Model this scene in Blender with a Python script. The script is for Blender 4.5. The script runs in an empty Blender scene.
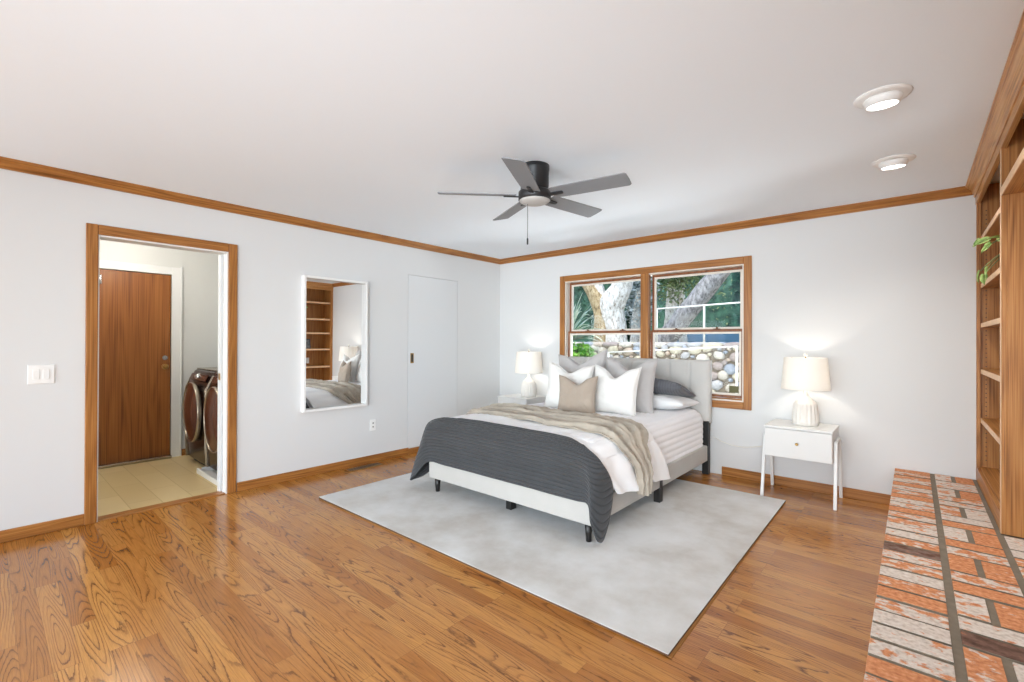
import bpy, bmesh, math, random
from mathutils import Vector, Matrix, noise, Euler

random.seed(7)
scene = bpy.context.scene
COL = scene.collection
PI = math.pi

# ------------------------------------------------------------------ camera
H_CEIL = 2.434
cam_d = bpy.data.cameras.new('camera')
cam = bpy.data.objects.new('camera', cam_d)
COL.objects.link(cam)
cam_d.sensor_fit = 'HORIZONTAL'
cam_d.sensor_width = 36.0
cam_d.lens = 460.9 / 1024 * 36.0
cam_d.clip_start = 0.02
cam_d.clip_end = 200
YAW, PITCH, ROLL = 0.71633, 0.00323, 0.00374
F = Vector((-math.sin(YAW) * math.cos(PITCH), math.cos(YAW) * math.cos(PITCH), math.sin(PITCH)))
Rv = Vector((math.cos(YAW), math.sin(YAW), 0))
Uv = Rv.cross(F)
R2 = math.cos(ROLL) * Rv + math.sin(ROLL) * Uv
U2 = -math.sin(ROLL) * Rv + math.cos(ROLL) * Uv
M = Matrix((R2, U2, -F)).transposed().to_4x4()
M.translation = Vector((4.36109, -4.74976, 1.28185))
cam.matrix_world = M
scene.camera = cam

# ------------------------------------------------------------------ view, world, sun, added fill lights
scene.view_settings.view_transform = 'Standard'
scene.view_settings.look = 'None'
scene.view_settings.gamma = 1
scene.view_settings.use_curve_mapping = False
scene.view_settings.exposure = 0.04
scene.cycles.max_bounces = 10
scene.cycles.diffuse_bounces = 6
scene.cycles.glossy_bounces = 5
scene.cycles.transparent_max_bounces = 24
scene.cycles.sample_clamp_indirect = 6
scene.cycles.caustics_reflective = False
scene.cycles.caustics_refractive = False

world = bpy.data.worlds.new('World')
scene.world = world
world.use_nodes = True
wn = world.node_tree
wn.nodes.clear()
sky = wn.nodes.new('ShaderNodeTexSky')
sky.sky_type = 'NISHITA'
sky.sun_disc = False
sky.sun_elevation = math.radians(58)
sky.sun_rotation = math.radians(200)
bgn = wn.nodes.new('ShaderNodeBackground')
bgn.inputs['Strength'].default_value = 0.45
wo = wn.nodes.new('ShaderNodeOutputWorld')
wn.links.new(sky.outputs[0], bgn.inputs['Color'])
wn.links.new(bgn.outputs[0], wo.inputs['Surface'])

def add_light(name, kind, loc, energy, color=(1, 1, 1), rot=None, to=None, **kw):
    d = bpy.data.lights.new(name, kind)
    d.energy = energy
    d.color = color
    for k, v in kw.items():
        setattr(d, k, v)
    o = bpy.data.objects.new(name, d)
    COL.objects.link(o)
    o.location = loc
    if to is not None:
        o.rotation_euler = (Vector(to) - Vector(loc)).to_track_quat('-Z', 'Y').to_euler()
    elif rot is not None:
        o.rotation_euler = rot
    return o

add_light('sun', 'SUN', (0, -5, 10), 2.7, (1.0, 0.97, 0.93), to=(-1.5, -1.6, 0), angle=0.01)
# fill light added outside an invented window behind the camera
add_light('rear_fill_light', 'AREA', (2.75, -9.6, 1.25), 215, (0.80, 0.91, 1.0), to=(3.2, -2.0, 1.6),
          shape='RECTANGLE', size=4.1, size_y=2.1)
# fill lights added at invented side windows, out of view further back
add_light('side_fill_light', 'AREA', (-.16, -7.3, 1.0), 60, (0.78, 0.90, 1.0), to=(5.0, -2.6, 2.3),
          shape='RECTANGLE', size=2.3, size_y=1.8)
add_light('side_fill_light', 'AREA', (5.2, -7.0, 1.1), 84, (0.84, 0.93, 1.0), to=(1.9, -1.2, 1.3),
          shape='RECTANGLE', size=2.3, size_y=1.8, spread=math.radians(85))
# added fill lamp below the bedroom window, standing in for paving bounce
add_light('paving_bounce_fill', 'AREA', (2.12, .75, .35), 120, (0.9, 0.95, 1.0), to=(2.12, -1.6, 2.6),
          shape='RECTANGLE', size=2.6, size_y=.9)

# ------------------------------------------------------------------ materials
MATS = {}
def newmat(name):
    m = bpy.data.materials.new(name)
    m.use_nodes = True
    nt = m.node_tree
    b = nt.nodes['Principled BSDF']
    MATS[name] = m
    return m, nt, b

def srgb(r, g, b):
    f = lambda c: (c / 255 / 12.92) if c / 255 <= .04045 else ((c / 255 + .055) / 1.055) ** 2.4
    return (f(r), f(g), f(b), 1)

def nd(nt, t, **kw):
    n = nt.nodes.new(t)
    for k, v in kw.items():
        setattr(n, k, v)
    return n

def plain(name, col, rough=.6, metal=0, spec=.5, bump=0, bscale=200, var=0, vscale=3):
    m, nt, b = newmat(name)
    b.inputs['Base Color'].default_value = col
    b.inputs['Roughness'].default_value = rough
    b.inputs['Metallic'].default_value = metal
    b.inputs['Specular IOR Level'].default_value = spec
    tc = nd(nt, 'ShaderNodeTexCoord')
    if bump:
        n = nd(nt, 'ShaderNodeTexNoise')
        n.inputs['Scale'].default_value = bscale
        n.inputs['Detail'].default_value = 3
        nt.links.new(tc.outputs['Object'], n.inputs['Vector'])
        bp = nd(nt, 'ShaderNodeBump')
        bp.inputs['Strength'].default_value = bump
        bp.inputs['Distance'].default_value = .002
        nt.links.new(n.outputs['Fac'], bp.inputs['Height'])
        nt.links.new(bp.outputs[0], b.inputs['Normal'])
    if var:
        n = nd(nt, 'ShaderNodeTexNoise')
        n.inputs['Scale'].default_value = vscale
        n.inputs['Detail'].default_value = 4
        nt.links.new(tc.outputs['Object'], n.inputs['Vector'])
        mr = nd(nt, 'ShaderNodeMapRange')
        mr.inputs['From Min'].default_value = .3
        mr.inputs['From Max'].default_value = .7
        mr.inputs['To Min'].default_value = 1 - var
        mr.inputs['To Max'].default_value = 1 + var
        nt.links.new(n.outputs['Fac'], mr.inputs['Value'])
        hs = nd(nt, 'ShaderNodeHueSaturation')
        hs.inputs['Color'].default_value = col
        nt.links.new(mr.outputs[0], hs.inputs['Value'])
        nt.links.new(hs.outputs[0], b.inputs['Base Color'])
    return m

def ramp(nt, stops):
    r = nd(nt, 'ShaderNodeValToRGB')
    e = r.color_ramp.elements
    while len(e) > 1:
        e.remove(e[-1])
    e[0].position, e[0].color = stops[0]
    for p, c in stops[1:]:
        x = e.new(p)
        x.color = c
    return r

def wood(name, dark, mid, light, axis='X', rough=.35, across=16, spec=.4, bump=.1):
    """oak: fine pores along the grain plus cathedral contour lines"""
    m, nt, b = newmat(name)
    L = nt.links.new
    tc = nd(nt, 'ShaderNodeTexCoord')
    mp = nd(nt, 'ShaderNodeMapping')
    s = [across, across, across]
    s['XYZ'.index(axis)] = across * .07
    mp.inputs['Scale'].default_value = s
    L(tc.outputs['Object'], mp.inputs['Vector'])
    n1 = nd(nt, 'ShaderNodeTexNoise')
    n1.inputs['Scale'].default_value = .55
    n1.inputs['Detail'].default_value = 1.5
    L(mp.outputs[0], n1.inputs['Vector'])
    mu = nd(nt, 'ShaderNodeMath', operation='MULTIPLY')
    mu.inputs[1].default_value = 60
    L(n1.outputs['Fac'], mu.inputs[0])
    sn = nd(nt, 'ShaderNodeMath', operation='SINE')
    L(mu.outputs[0], sn.inputs[0])
    mp2 = nd(nt, 'ShaderNodeMapping')
    s2 = [across * 14] * 3
    s2['XYZ'.index(axis)] = across * .14
    mp2.inputs['Scale'].default_value = s2
    L(tc.outputs['Object'], mp2.inputs['Vector'])
    n2 = nd(nt, 'ShaderNodeTexNoise')
    n2.inputs['Scale'].default_value = 1
    n2.inputs['Detail'].default_value = 2
    L(mp2.outputs[0], n2.inputs['Vector'])
    mr = nd(nt, 'ShaderNodeMapRange')
    mr.inputs['From Min'].default_value = -1
    mr.inputs['From Max'].default_value = 1
    mr.inputs['To Max'].default_value = 1.1
    L(sn.outputs[0], mr.inputs['Value'])
    ad = nd(nt, 'ShaderNodeMath', operation='MULTIPLY_ADD')
    ad.inputs[1].default_value = .15
    L(mr.outputs[0], ad.inputs[0])
    mu2 = nd(nt, 'ShaderNodeMath', operation='MULTIPLY')
    mu2.inputs[1].default_value = 1.0
    L(n2.outputs['Fac'], mu2.inputs[0])
    L(mu2.outputs[0], ad.inputs[2])
    r = ramp(nt, [(.30, dark), (.56, mid), (.85, light)])
    L(ad.outputs[0], r.inputs[0])
    L(r.outputs[0], b.inputs['Base Color'])
    b.inputs['Roughness'].default_value = rough
    b.inputs['Specular IOR Level'].default_value = spec
    if bump:
        bp = nd(nt, 'ShaderNodeBump')
        bp.inputs['Strength'].default_value = bump
        bp.inputs['Distance'].default_value = .001
        L(ad.outputs[0], bp.inputs['Height'])
        L(bp.outputs[0], b.inputs['Normal'])
    return m

WHITE = srgb(236, 236, 235)
plain('wall_paint', srgb(219, 220, 220), .85, spec=.15, bump=.05, bscale=90)
plain('ceiling_paint', srgb(241, 248, 254), .9, spec=.1, bump=.05, bscale=60)
plain('trim_white', srgb(236, 236, 234), .5, spec=.3)
plain('door_white', srgb(221, 223, 224), .6, spec=.25)
plain('gap_shade', srgb(30, 28, 26), .9)  # near-black colour for the shade inside the closet door gap
for ax in 'XYZ':
    wood('oak_' + ax, srgb(110, 66, 28), srgb(160, 104, 50), srgb(184, 128, 68), ax)
    wood('shelf_oak_' + ax, srgb(124, 76, 34), srgb(172, 114, 58), srgb(192, 138, 80), ax, rough=.4)
wood('crown_oak_Y', srgb(146, 94, 44), srgb(194, 138, 78), srgb(212, 164, 104), 'Y', rough=.3)
wood('door_oak_Z', srgb(110, 62, 26), srgb(142, 86, 40), srgb(158, 100, 50), 'Z', rough=.4, across=9)
plain('edge_oak', srgb(226, 186, 144), .45, var=.08, vscale=20)

# oak strip floor
def floor_mat():
    m, nt, b = newmat('oak_floor')
    L = nt.links.new
    tc = nd(nt, 'ShaderNodeTexCoord')
    br = nd(nt, 'ShaderNodeTexBrick')
    br.offset = .37
    br.offset_frequency = 3
    br.inputs['Color1'].default_value = (0, 0, 0, 1)
    br.inputs['Color2'].default_value = (1, 1, 1, 1)
    br.inputs['Mortar'].default_value = (.5, .5, .5, 1)
    br.inputs['Scale'].default_value = 1
    br.inputs['Mortar Size'].default_value = .0007
    br.inputs['Mortar Smooth'].default_value = .3
    br.inputs['Brick Width'].default_value = .93
    br.inputs['Row Height'].default_value = .083
    L(tc.outputs['Object'], br.inputs['Vector'])
    # per-plank seed -> 4D noise
    mp = nd(nt, 'ShaderNodeMapping')
    mp.inputs['Scale'].default_value = (1.25, 15, 1)
    L(tc.outputs['Object'], mp.inputs['Vector'])
    n1 = nd(nt, 'ShaderNodeTexNoise', noise_dimensions='4D')
    n1.inputs['Scale'].default_value = .62
    n1.inputs['Detail'].default_value = 1.3
    n1.inputs['Roughness'].default_value = .42
    wv = nd(nt, 'ShaderNodeMath', operation='MULTIPLY')
    wv.inputs[1].default_value = 37
    L(br.outputs['Color'], wv.inputs[0])
    L(mp.outputs[0], n1.inputs['Vector'])
    L(wv.outputs[0], n1.inputs['W'])
    mu = nd(nt, 'ShaderNodeMath', operation='MULTIPLY')
    mu.inputs[1].default_value = 24
    L(n1.outputs['Fac'], mu.inputs[0])
    # jitter of the ring lines
    mpj = nd(nt, 'ShaderNodeMapping')
    mpj.inputs['Scale'].default_value = (45, 160, 1)
    L(tc.outputs['Object'], mpj.inputs['Vector'])
    nj = nd(nt, 'ShaderNodeTexNoise')
    nj.inputs['Scale'].default_value = 1
    nj.inputs['Detail'].default_value = 2
    L(mpj.outputs[0], nj.inputs['Vector'])
    mj = nd(nt, 'ShaderNodeMath', operation='MULTIPLY_ADD')
    mj.inputs[1].default_value = .35
    L(nj.outputs['Fac'], mj.inputs[0])
    L(mu.outputs[0], mj.inputs[2])
    fr = nd(nt, 'ShaderNodeMath', operation='FRACT')
    L(mj.outputs[0], fr.inputs[0])
    rg = ramp(nt, [(0, (0, 0, 0, 1)), (.06, (.15, .15, .15, 1)), (.2, (.8, .8, .8, 1)), (.5, (1, 1, 1, 1)), (.93, (.92, .92, .92, 1)), (1, (.0, .0, .0, 1))])
    L(fr.outputs[0], rg.inputs[0])
    # pores
    mp2 = nd(nt, 'ShaderNodeMapping')
    mp2.inputs['Scale'].default_value = (10, 330, 1)
    L(tc.outputs['Object'], mp2.inputs['Vector'])
    n2 = nd(nt, 'ShaderNodeTexNoise', noise_dimensions='4D')
    n2.inputs['Scale'].default_value = 1
    n2.inputs['Detail'].default_value = 3
    L(mp2.outputs[0], n2.inputs['Vector'])
    L(wv.outputs[0], n2.inputs['W'])
    # base tone of the plank
    rb = ramp(nt, [(0, srgb(162, 102, 42)), (.35, srgb(182, 122, 58)), (.7, srgb(196, 138, 70)), (1, srgb(170, 110, 50))])
    L(br.outputs['Color'], rb.inputs[0])
    mixd = nd(nt, 'ShaderNodeMix', data_type='RGBA', blend_type='MIX')
    mixd.inputs['B'].default_value = srgb(92, 50, 16)
    L(rb.outputs[0], mixd.inputs['A'])
    inv = nd(nt, 'ShaderNodeMath', operation='SUBTRACT')
    inv.inputs[0].default_value = 1
    L(rg.outputs[0], inv.inputs[1])
    # cathedral lines only where the low-frequency mask allows
    nm = nd(nt, 'ShaderNodeTexNoise', noise_dimensions='4D')
    nm.inputs['Scale'].default_value = .8
    L(mp.outputs[0], nm.inputs['Vector'])
    w2 = nd(nt, 'ShaderNodeMath', operation='MULTIPLY')
    w2.inputs[1].default_value = 11
    L(br.outputs['Color'], w2.inputs[0])
    L(w2.outputs[0], nm.inputs['W'])
    mm = nd(nt, 'ShaderNodeMapRange')
    mm.inputs['From Min'].default_value = .35
    mm.inputs['From Max'].default_value = .55
    mm.inputs['To Min'].default_value = .25
    mm.inputs['To Max'].default_value = .95
    L(nm.outputs['Fac'], mm.inputs['Value'])
    fm = nd(nt, 'ShaderNodeMath', operation='MULTIPLY')
    L(inv.outputs[0], fm.inputs[0])
    L(mm.outputs[0], fm.inputs[1])
    L(fm.outputs[0], mixd.inputs['Factor'])
    mp3 = nd(nt, 'ShaderNodeMapRange')
    mp3.inputs['From Min'].default_value = .3
    mp3.inputs['From Max'].default_value = .7
    mp3.inputs['To Min'].default_value = .78
    mp3.inputs['To Max'].default_value = 1.14
    L(n2.outputs['Fac'], mp3.inputs['Value'])
    hs = nd(nt, 'ShaderNodeHueSaturation')
    L(mixd.outputs['Result'], hs.inputs['Color'])
    L(mp3.outputs[0], hs.inputs['Value'])
    seam = nd(nt, 'ShaderNodeMix', data_type='RGBA')
    seam.inputs['B'].default_value = srgb(70, 38, 14)
    fs = nd(nt, 'ShaderNodeMath', operation='MULTIPLY')
    fs.inputs[1].default_value = .7
    L(br.outputs['Fac'], fs.inputs[0])
    L(fs.outputs[0], seam.inputs['Factor'])
    L(hs.outputs[0], seam.inputs['A'])
    L(seam.outputs['Result'], b.inputs['Base Color'])
    b.inputs['Roughness'].default_value = .2
    b.inputs['Specular IOR Level'].default_value = .5
    bp = nd(nt, 'ShaderNodeBump')
    bp.inputs['Strength'].default_value = .12
    bp.inputs['Distance'].default_value = .001
    L(mp3.outputs[0], bp.inputs['Height'])
    L(bp.outputs[0], b.inputs['Normal'])
floor_mat()

def fabric(name, col, var=.04, stripes=None, bscale=450, bump=.3, rough=.9):
    """woven cloth; stripes=(uv axis, count, strength) adds quilting channels"""
    m, nt, b = newmat(name)
    L = nt.links.new
    b.inputs['Roughness'].default_value = rough
    b.inputs['Specular IOR Level'].default_value = .15
    b.inputs['Sheen Weight'].default_value = .15
    tc = nd(nt, 'ShaderNodeTexCoord')
    n = nd(nt, 'ShaderNodeTexNoise')
    n.inputs['Scale'].default_value = 7
    n.inputs['Detail'].default_value = 5
    L(tc.outputs['Object'], n.inputs['Vector'])
    mr = nd(nt, 'ShaderNodeMapRange')
    mr.inputs['From Min'].default_value = .3
    mr.inputs['From Max'].default_value = .7
    mr.inputs['To Min'].default_value = 1 - var
    mr.inputs['To Max'].default_value = 1 + var
    L(n.outputs['Fac'], mr.inputs['Value'])
    hs = nd(nt, 'ShaderNodeHueSaturation')
    hs.inputs['Color'].default_value = col
    L(mr.outputs[0], hs.inputs['Value'])
    L(hs.outputs[0], b.inputs['Base Color'])
    nf = nd(nt, 'ShaderNodeTexNoise')
    nf.inputs['Scale'].default_value = bscale
    L(tc.outputs['Object'], nf.inputs['Vector'])
    bp = nd(nt, 'ShaderNodeBump')
    bp.inputs['Strength'].default_value = bump
    bp.inputs['Distance'].default_value = .0015
    L(nf.outputs['Fac'], bp.inputs['Height'])
    out = bp
    if stripes:
        axis, cnt, st, dark = stripes
        sp = nd(nt, 'ShaderNodeSeparateXYZ')
        L(tc.outputs['UV'], sp.inputs[0])
        mu = nd(nt, 'ShaderNodeMath', operation='MULTIPLY')
        mu.inputs[1].default_value = cnt * PI
        L(sp.outputs[axis], mu.inputs[0])
        si = nd(nt, 'ShaderNodeMath', operation='SINE')
        L(mu.outputs[0], si.inputs[0])
        ab = nd(nt, 'ShaderNodeMath', operation='ABSOLUTE')
        L(si.outputs[0], ab.inputs[0])
        pw = nd(nt, 'ShaderNodeMath', operation='POWER')
        pw.inputs[1].default_value = .45
        L(ab.outputs[0], pw.inputs[0])
        bp2 = nd(nt, 'ShaderNodeBump')
        bp2.inputs['Strength'].default_value = st
        bp2.inputs['Distance'].default_value = .008
        L(pw.outputs[0], bp2.inputs['Height'])
        L(bp.outputs[0], bp2.inputs['Normal'])
        out = bp2
        # darker tint towards each channel seam
        r = ramp(nt, [(0, (1, 1, 1, 1)), (.75, (0, 0, 0, 1))])
        L(pw.outputs[0], r.inputs[0])
        mx = nd(nt, 'ShaderNodeMix', data_type='RGBA')
        mx.inputs['B'].default_value = dark
        L(r.outputs[0], mx.inputs['Factor'])
        L(hs.outputs[0], mx.inputs['A'])
        L(mx.outputs['Result'], b.inputs['Base Color'])
    L(out.outputs[0], b.inputs['Normal'])
    return m

fabric('bed_linen_frame', srgb(180, 177, 172), .03)
fabric('headboard_fabric', srgb(204, 202, 198), .03)
fabric('charcoal_quilt', srgb(66, 67, 69), .08, (1, 19, 1.0, srgb(36, 37, 39)))
fabric('duvet_white', srgb(246, 246, 247), .01, bump=.15)
fabric('coverlet_white', srgb(244, 244, 246), .01, bump=.15)
fabric('throw_taupe', srgb(176, 166, 152), .2, bscale=260, bump=.6)
fabric('pillow_grey', srgb(186, 182, 180), .05)
fabric('pillow_white', srgb(228, 226, 222), .02)
fabric('pillow_tan', srgb(168, 154, 140), .05)
fabric('sham_dark', srgb(106, 107, 112), .08, (0, 26, .8, srgb(66, 68, 74)))
fabric('case_white', srgb(238, 238, 238), .01)
plain('black_wood', srgb(26, 24, 23), .45)
plain('black_metal', srgb(38, 37, 38), .4, metal=.2)
plain('blade_grey', srgb(132, 135, 139), .5, var=.05)
plain('fan_lens', srgb(190, 189, 186), .5)
plain('chrome', srgb(200, 200, 200), .2, metal=1)
plain('brass', srgb(176, 140, 84), .3, metal=1)
plain('mirror_glass', (.94, .95, .95, 1), 0.0, metal=1)
plain('nightstand_white', srgb(226, 226, 224), .35, spec=.4)
plain('ceramic', srgb(236, 232, 225), .6, spec=.3)
plain('plastic_white', srgb(240, 240, 238), .35)
plain('slot_dark', srgb(60, 58, 54), .6)
plain('rug_back', srgb(84, 56, 34), .9)
plain('pad_tan', srgb(150, 102, 48), .9)
plain('mortar', srgb(126, 114, 98), .95, bump=.5, bscale=150, var=.12, vscale=25)
plain('washer_bronze', srgb(66, 46, 38), .22, metal=.75)
plain('washer_dark', srgb(84, 46, 34), .25, spec=.5)
plain('washer_silver', srgb(170, 158, 140), .25, metal=.8)
plain('laundry_wall', srgb(220, 220, 216), .8, spec=.15)
plain('pot_white', srgb(225, 222, 214), .5)
plain('soil', srgb(60, 42, 30), .95)
plain('photo_grey', srgb(120, 120, 122), .4, var=.5, vscale=18)
plain('frame_pewter', srgb(90, 88, 86), .4, metal=.6)
plain('pool_blue', srgb(112, 166, 214), .5, var=.12, vscale=2)
plain('sticker_olive', srgb(92, 90, 52), .6)
plain('ground_soil', srgb(150, 140, 118), .95, var=.2, vscale=2)
plain('pavers', srgb(206, 204, 198), .9, var=.1, vscale=2)
plain('roof_eave', srgb(150, 130, 110), .9)
plain('pipe_white', srgb(240, 236, 224), .5)
plain('window_bead', srgb(232, 224, 212), .5)
wood('sash_brown_X', srgb(86, 48, 28), srgb(120, 74, 46), srgb(138, 88, 58), 'X', rough=.4)
wood('sash_brown_Z', srgb(96, 54, 30), srgb(138, 86, 54), srgb(156, 102, 66), 'Z', rough=.4)

def rug_mat():
    m, nt, b = newmat('rug_pile')
    L = nt.links.new
    b.inputs['Roughness'].default_value = .95
    b.inputs['Specular IOR Level'].default_value = .1
    b.inputs['Sheen Weight'].default_value = .3
    tc = nd(nt, 'ShaderNodeTexCoord')
    n = nd(nt, 'ShaderNodeTexNoise')
    n.inputs['Scale'].default_value = 1.6
    n.inputs['Detail'].default_value = 9
    n.inputs['Roughness'].default_value = .62
    L(tc.outputs['Object'], n.inputs['Vector'])
    r = ramp(nt, [(.36, srgb(180, 174, 166)), (.5, srgb(200, 198, 194)), (.64, srgb(214, 214, 213))])
    L(n.outputs['Fac'], r.inputs[0])
    L(r.outputs[0], b.inputs['Base Color'])
    n2 = nd(nt, 'ShaderNodeTexNoise')
    n2.inputs['Scale'].default_value = 260
    L(tc.outputs['Object'], n2.inputs['Vector'])
    bp = nd(nt, 'ShaderNodeBump')
    bp.inputs['Strength'].default_value = .5
    bp.inputs['Distance'].default_value = .003
    L(n2.outputs['Fac'], bp.inputs['Height'])
    L(bp.outputs[0], b.inputs['Normal'])
rug_mat()

def brick_mat():
    m, nt, b = newmat('brick_whitewashed')
    L = nt.links.new
    b.inputs['Roughness'].default_value = .9
    b.inputs['Specular IOR Level'].default_value = .2
    at = nd(nt, 'ShaderNodeAttribute')
    at.attribute_name = 'brick'
    sp = nd(nt, 'ShaderNodeSeparateColor')
    L(at.outputs['Color'], sp.inputs[0])          # r: whitewash, g: char, b: seed
    tc = nd(nt, 'ShaderNodeTexCoord')
    mp = nd(nt, 'ShaderNodeMapping')
    mp.inputs['Scale'].default_value = (21, 34, 34)
    L(tc.outputs['Object'], mp.inputs['Vector'])
    n = nd(nt, 'ShaderNodeTexNoise', noise_dimensions='4D')
    n.inputs['Scale'].default_value = 1
    n.inputs['Detail'].default_value = 7
    n.inputs['Roughness'].default_value = .62
    w = nd(nt, 'ShaderNodeMath', operation='MULTIPLY')
    w.inputs[1].default_value = 40
    L(sp.outputs['Blue'], w.inputs[0])
    L(w.outputs[0], n.inputs['W'])
    L(mp.outputs[0], n.inputs['Vector'])
    sb = nd(nt, 'ShaderNodeMath', operation='SUBTRACT')
    L(n.outputs['Fac'], sb.inputs[0])
    ma = nd(nt, 'ShaderNodeMath', operation='MULTIPLY_ADD')
    ma.inputs[1].default_value = -.42
    ma.inputs[2].default_value = .70
    L(sp.outputs['Red'], ma.inputs[0])
    L(ma.outputs[0], sb.inputs[1])
    mr = nd(nt, 'ShaderNodeMapRange')
    mr.inputs['From Min'].default_value = -.02
    mr.inputs['From Max'].default_value = .035
    L(sb.outputs[0], mr.inputs['Value'])
    nf = nd(nt, 'ShaderNodeTexNoise')
    nf.inputs['Scale'].default_value = 60
    nf.inputs['Detail'].default_value = 5
    L(tc.outputs['Object'], nf.inputs['Vector'])
    ro = ramp(nt, [(.3, srgb(182, 112, 74)), (.55, srgb(212, 144, 100)), (.75, srgb(226, 172, 134))])
    rw = ramp(nt, [(.3, srgb(186, 170, 156)), (.5, srgb(214, 200, 188)), (.7, srgb(226, 216, 206))])
    L(nf.outputs['Fac'], ro.inputs[0])
    L(nf.outputs['Fac'], rw.inputs[0])
    mx = nd(nt, 'ShaderNodeMix', data_type='RGBA')
    L(mr.outputs[0], mx.inputs['Factor'])
    L(ro.outputs[0], mx.inputs['A'])
    L(rw.outputs[0], mx.inputs['B'])
    rd = ramp(nt, [(.35, srgb(70, 52, 46)), (.6, srgb(120, 92, 80)), (.72, srgb(180, 110, 74))])
    L(n.outputs['Fac'], rd.inputs[0])
    mx2 = nd(nt, 'ShaderNodeMix', data_type='RGBA')
    L(sp.outputs['Green'], mx2.inputs['Factor'])
    L(mx.outputs['Result'], mx2.inputs['A'])
    L(rd.outputs[0], mx2.inputs['B'])
    L(mx2.outputs['Result'], b.inputs['Base Color'])
    bp = nd(nt, 'ShaderNodeBump')
    bp.inputs['Strength'].default_value = .5
    bp.inputs['Distance'].default_value = .003
    L(nf.outputs['Fac'], bp.inputs['Height'])
    L(bp.outputs[0], b.inputs['Normal'])
brick_mat()

def shade_mat():
    m, nt, b = newmat('lamp_shade_linen')
    nt.nodes.remove(b)
    d = nd(nt, 'ShaderNodeBsdfDiffuse')
    d.inputs['Color'].default_value = srgb(250, 249, 246)
    t = nd(nt, 'ShaderNodeBsdfTranslucent')
    t.inputs['Color'].default_value = srgb(252, 249, 244)
    mx = nd(nt, 'ShaderNodeMixShader')
    mx.inputs[0].default_value = .45
    nt.links.new(d.outputs[0], mx.inputs[1])
    nt.links.new(t.outputs[0], mx.inputs[2])
    nt.links.new(mx.outputs[0], nt.nodes['Material Output'].inputs['Surface'])
shade_mat()

def glass_mat():
    m, nt, b = newmat('window_glass')
    nt.nodes.remove(b)
    t = nd(nt, 'ShaderNodeBsdfTransparent')
    t.inputs['Color'].default_value = (.97, .985, .98, 1)
    g = nd(nt, 'ShaderNodeBsdfGlossy')
    g.inputs['Roughness'].default_value = 0
    fz = nd(nt, 'ShaderNodeFresnel')
    fz.inputs['IOR'].default_value = 1.22
    mx = nd(nt, 'ShaderNodeMixShader')
    nt.links.new(fz.outputs[0], mx.inputs[0])
    nt.links.new(t.outputs[0], mx.inputs[1])
    nt.links.new(g.outputs[0], mx.inputs[2])
    nt.links.new(mx.outputs[0], nt.nodes['Material Output'].inputs['Surface'])
glass_mat()

def emit(name, col, st):
    m, nt, b = newmat(name)
    b.inputs['Base Color'].default_value = col
    b.inputs['Emission Color'].default_value = col
    b.inputs['Emission Strength'].default_value = st
emit('lit_lens', (1, .98, .94, 1), 6)
emit('bulb_glow', (1, .88, .74, 1), 4)

def stone_mat():
    m, nt, b = newmat('river_stone')
    L = nt.links.new
    at = nd(nt, 'ShaderNodeAttribute')
    at.attribute_name = 'brick'
    tc = nd(nt, 'ShaderNodeTexCoord')
    n = nd(nt, 'ShaderNodeTexNoise')
    n.inputs['Scale'].default_value = 22
    n.inputs['Detail'].default_value = 5
    L(tc.outputs['Object'], n.inputs['Vector'])
    mr = nd(nt, 'ShaderNodeMapRange')
    mr.inputs['From Min'].default_value = .3
    mr.inputs['From Max'].default_value = .7
    mr.inputs['To Min'].default_value = .8
    mr.inputs['To Max'].default_value = 1.15
    L(n.outputs['Fac'], mr.inputs['Value'])
    hs = nd(nt, 'ShaderNodeHueSaturation')
    L(at.outputs['Color'], hs.inputs['Color'])
    L(mr.outputs[0], hs.inputs['Value'])
    L(hs.outputs[0], b.inputs['Base Color'])
    b.inputs['Roughness'].default_value = .8
stone_mat()

def bark(name, c1, c2, c3, sc=9):
    m, nt, b = newmat(name)
    L = nt.links.new
    tc = nd(nt, 'ShaderNodeTexCoord')
    mp = nd(nt, 'ShaderNodeMapping')
    mp.inputs['Scale'].default_value = (sc, sc, sc * .45)
    L(tc.outputs['Object'], mp.inputs['Vector'])
    n = nd(nt, 'ShaderNodeTexNoise')
    n.inputs['Scale'].default_value = 1.3
    n.inputs['Detail'].default_value = 8
    n.inputs['Roughness'].default_value = .75
    L(mp.outputs[0], n.inputs['Vector'])
    r = ramp(nt, [(.36, c1), (.5, c2), (.64, c3)])
    L(n.outputs['Fac'], r.inputs[0])
    L(r.outputs[0], b.inputs['Base Color'])
    b.inputs['Roughness'].default_value = .9
    bp = nd(nt, 'ShaderNodeBump')
    bp.inputs['Strength'].default_value = .8
    bp.inputs['Distance'].default_value = .02
    L(n.outputs['Fac'], bp.inputs['Height'])
    L(bp.outputs[0], b.inputs['Normal'])
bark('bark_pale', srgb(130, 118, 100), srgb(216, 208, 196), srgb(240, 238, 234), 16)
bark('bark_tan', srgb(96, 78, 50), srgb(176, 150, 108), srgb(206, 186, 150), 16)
bark('bark_grey', srgb(96, 92, 90), srgb(160, 154, 150), srgb(196, 190, 186), 14)

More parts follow.
